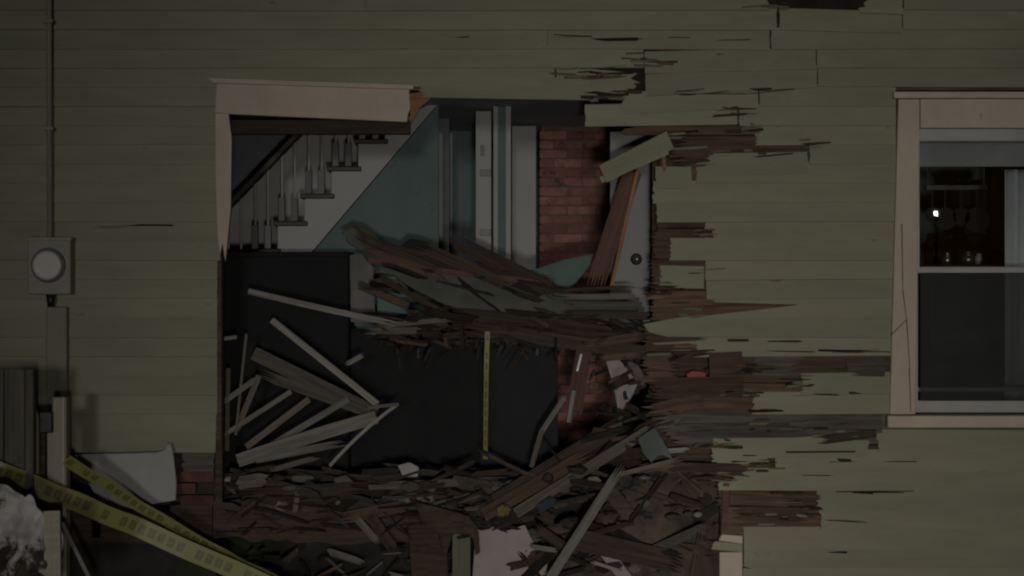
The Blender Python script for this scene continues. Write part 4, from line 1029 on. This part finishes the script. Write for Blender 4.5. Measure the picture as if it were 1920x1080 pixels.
# frayed fibres along the torn siding, part of the house
edges_ = [(1452, 10, 60), (1210, 112, 90), (1120, 136, 90), (1150, 180, 50), (1380, 214, 40), (1412, 240, 30), (1280, 250, 60), (1516, 270, 20), (1420, 282, 90), (1300, 300, 40), (1322, 434, 16), (1322, 505, 12), (1240, 545, 20), (1300, 590, 70), (1220, 615, 30), (1270, 652, 70), (1400, 690, 90), (1560, 690, 100), (1500, 722, 60), (1390, 740, 60), (1240, 760, 60), (1300, 800, 90), (1480, 800, 160), (1600, 816, 60), (1350, 834, 60), (1420, 868, 70), (1360, 890, 50), (1460, 930, 90), (1520, 956, 50), (1430, 972, 90)]
def reg_edge(r):
    x, y, sx = r.choice(edges_)
    return W(x + r.gauss(0, sx * .32), y + r.gauss(0, 7), r.uniform(-.028, -.016)), 0.0
jumble('splinter_fringe', None, 210, reg_edge, 21, (.06, .36), (.003, .016), .05, ('j_siding', 'j_sheath', 'j_split', 'j_dark'), (40, 42, 10, 8), 0.02, par=house)
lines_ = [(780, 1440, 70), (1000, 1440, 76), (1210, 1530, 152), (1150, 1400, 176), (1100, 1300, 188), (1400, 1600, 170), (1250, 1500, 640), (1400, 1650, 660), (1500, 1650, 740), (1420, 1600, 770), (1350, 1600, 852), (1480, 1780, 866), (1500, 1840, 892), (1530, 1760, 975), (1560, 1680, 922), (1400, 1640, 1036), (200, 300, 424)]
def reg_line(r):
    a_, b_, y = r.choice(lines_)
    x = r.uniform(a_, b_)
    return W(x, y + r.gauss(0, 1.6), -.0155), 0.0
jumble('split_shade_sliver', None, 40, reg_line, 22, (.14, .80), (.001, .0045), .010, ('j_dark', 'j_sheath'), (80, 20), par=house)  # dark slivers laid on the siding for the shade inside open splits

# barrier tapes
def tape(label, pts, wd, roll=0.0, twist=0.0, mt=None, name='barrier_tape'):
    v, f, uv = [], [], []
    P = []
    seg = 16
    for a, b in zip(pts, pts[1:]):
        for i in range(seg): t = i / seg; P.append(W(*[a[q] * (1 - t) + b[q] * t for q in range(3)]))
    P.append(W(*pts[-1]))
    s = 0; us = []
    for i, p in enumerate(P):
        if i: s += (P[i] - P[i - 1]).length
        us.append(s)
        dv = (P[min(i + 1, len(P) - 1)] - P[max(i - 1, 0)]).normalized()
        n = Vector((0, 1, 0)); n = (n - dv * n.dot(dv)).normalized(); w = dv.cross(n)
        if w.z < 0: w = -w
        w = Matrix.Rotation(roll + twist * i / len(P) + .05 * math.sin(i * .35), 3, dv) @ w
        sag = Vector((0, 0, -0.003 * math.sin(i * .5)))
        v += [p - w * wd / 2 + sag, p + w * wd / 2 + sag]
    f = [(2 * i, 2 * i + 2, 2 * i + 3, 2 * i + 1) for i in range(len(P) - 1)]
    o = mesh_obj(name, v, f, mt or M['tape'], None, smooth=True)
    ul = o.data.uv_layers.new(name='UVMap')
    for poly in o.data.polygons:
        for li in poly.loop_indices:
            vi = o.data.loops[li].vertex_index
            ul.data[li].uv = (us[vi // 2], float(vi % 2))
    return tag(o, label, 'tape')
tape('broad yellow barrier tape with dark print crossing the lower left corner', [(-160, 812, -.98), (0, 884, -.98), (130, 936, -.82), (260, 990, -.62), (520, 1105, -.55), (640, 1160, -.5)], 0.108)
tape('narrow twisted yellow barrier tape above the broad one', [(124, 862, -.77), (260, 948, -.48), (400, 1030, -.42), (500, 1080, -.42), (600, 1125, -.42)], 0.072, 0.15, 0.5)
tape('yellow tape strip hanging straight down in the dark middle opening', [(914, 622, .10), (912, 690, .11), (911, 760, .13), (910, 862, .16)], 0.030, 0.1, 0.4)

# ---------------------------------------------------------------- fence and posts at the left
fn = empty('wooden_fence', W(25, 1080, -0.9)); tag(fn, 'weathered grey wooden fence panel at the left edge', 'fence')
def fb(n, px0, px1, py0, d, dep, mt, par, top_slope=0):
    a, b = W(px0, py0, d), W(px1, py0 + top_slope, d)
    return bevel(MB().prism([(a.x, 0.02), (b.x, 0.02), (b.x, b.z), (a.x, a.z)], d, d + dep).build(n, mt, par), 0.004)
fb('board', -150, -100, 700, -.9, .02, M['fence'], fn); fb('board', -98, -48, 694, -.9, .02, M['fence'], fn)
fb('board', -46, 6, 690, -.9, .02, M['fence'], fn); fb('board', 8, 46, 690, -.9, .02, M['fence'], fn, 3)
fb('post', 47, 62, 692, -.93, .07, M['fence'], fn)
a, b = W(-150, 720, -.88), W(60, 735, -.88)
MB().box((a.x, -.879, a.z), (b.x, -.85, b.z)).build('rail', M['fence'], fn)
cpst = empty('porch_post', W(105, 1080, -0.75)); tag(cpst, 'broken cream porch post with peeling paint under the electric meter', 'post')
a, b = W(88, 745, -.75), W(124, 745, -.75)
bevel(MB().prism([(a.x, 0.02), (b.x, 0.02), (b.x, b.z), (a.x + .03, a.z), (a.x + .028, a.z - .08), (a.x, a.z - .14)], -.75, -.65).build('shaft', M['cream_post'], cpst), 0.006)
a, b = W(116, 745, -.78), W(119, 745, -.78)
MB().box((a.x, -.762, 0.3), (b.x, -.752, a.z)).build('bead', M['trim'], cpst)
fb('splinter', 60, 72, 752, -.76, .03, M['cream_post'], cpst, 30)
fb('bracket', 74, 100, 778, -.80, .04, M['dark_metal'], cpst) if False else None
a, b = W(72, 772, -.79), W(98, 812, -.79)
bevel(MB().box((a.x, -.79, a.z), (b.x, -.76, b.z)).build('bracket', M['dark_metal'], cpst), 0.006)
fb('splinter', 66, 84, 800, -.74, .04, M['dark_wood'], cpst)
B('stick', 'thin pale stick leaning below the broad tape at lower left', 'stick', (116, 980, -1.2), (176, 1100, -1.3), 6, .012, M['lath'], .03, .03)
B('fence_stake', 'pale cracked stake beside the crumpled white sheet', 'stake', (100, 1110, -1.55), (98, 958, -1.5), 26, .03, M['cream_post'], .02, .05)

# ---------------------------------------------------------------- lamps behind the camera: a lantern mirrored in the window pane, an added unseen lamp that lights the room and facade
def lens_mat(name, strength):
    m = bpy.data.materials.new(name); m.use_nodes = True
    b = m.node_tree.nodes["Principled BSDF"]; b.inputs["Emission Color"].default_value = (1, .95, .86, 1); b.inputs["Emission Strength"].default_value = strength
    return m
lp = Vector((9.47, -30.0, 3.57))
fl = empty('street_lantern', (lp.x, lp.y, 0)); tag(fl, 'street lantern across the road, mirrored as a bright point in the right window', 'street lamp')
MB().cyl((lp.x, lp.y, 0), (lp.x, lp.y, 3.44), .05, .03, 12).build('pole', M['dark_metal'], fl, True)
MB().cyl((lp.x, lp.y, 3.44), (lp.x, lp.y, 3.51), .03, .09, 12).build('cup', M['dark_metal'], fl, True)
MB().cyl((lp.x, lp.y, 3.63), (lp.x, lp.y, 3.72), .11, .02, 12).build('cap', M['dark_metal'], fl, True)
MB().cyl((lp.x, lp.y, 3.52), (lp.x, lp.y, 3.62), .04, .04, 16).build('bulb', lens_mat('lit_bulb', 45), fl, True)
wp = Vector((0.25, -13.0, 1.30))
wl = empty('added_front_lamp', (wp.x, wp.y, 0)); tag(wl, 'added unseen front lamp on a tripod, lighting the house from behind the camera', 'added lamp')
for i in range(3):
    t = i * 2.094 + .4
    MB().cyl((wp.x + .4 * math.cos(t), wp.y + .4 * math.sin(t), 0.01), (wp.x, wp.y, .7), .012, seg=8).build('leg', M['dark_metal'], wl)
aim = (Vector((0.95, 0, 0.60)) - wp).normalized()
MB().cyl((wp.x, wp.y, .65), (wp.x, wp.y, 1.16), .014, seg=8).build('neck', M['dark_metal'], wl)
MB().cyl(wp - aim * .2, wp - aim * .012, .12, .26, 24).build('lamp_head', M['dark_metal'], wl)
MB().cyl(wp - aim * .011, wp - aim * .004, .23, .23, 24).build('lens', lens_mat('lit_lens', 3), wl)
sd = bpy.data.lights.new('added_front_beam', 'SPOT'); sd.energy = 1400; sd.color = (1, .96, .88); sd.spot_size = math.radians(45); sd.spot_blend = 1.0; sd.shadow_soft_size = 0.22  # added spot, brightens the deep room and grades the facade
so_ = bpy.data.objects.new('added_front_beam', sd); COL.objects.link(so_); so_.location = wp; so_.rotation_euler = aim.to_track_quat('-Z', 'Y').to_euler()
so_.parent = wl; so_.matrix_parent_inverse = Matrix.Translation(-Vector(wl.location))
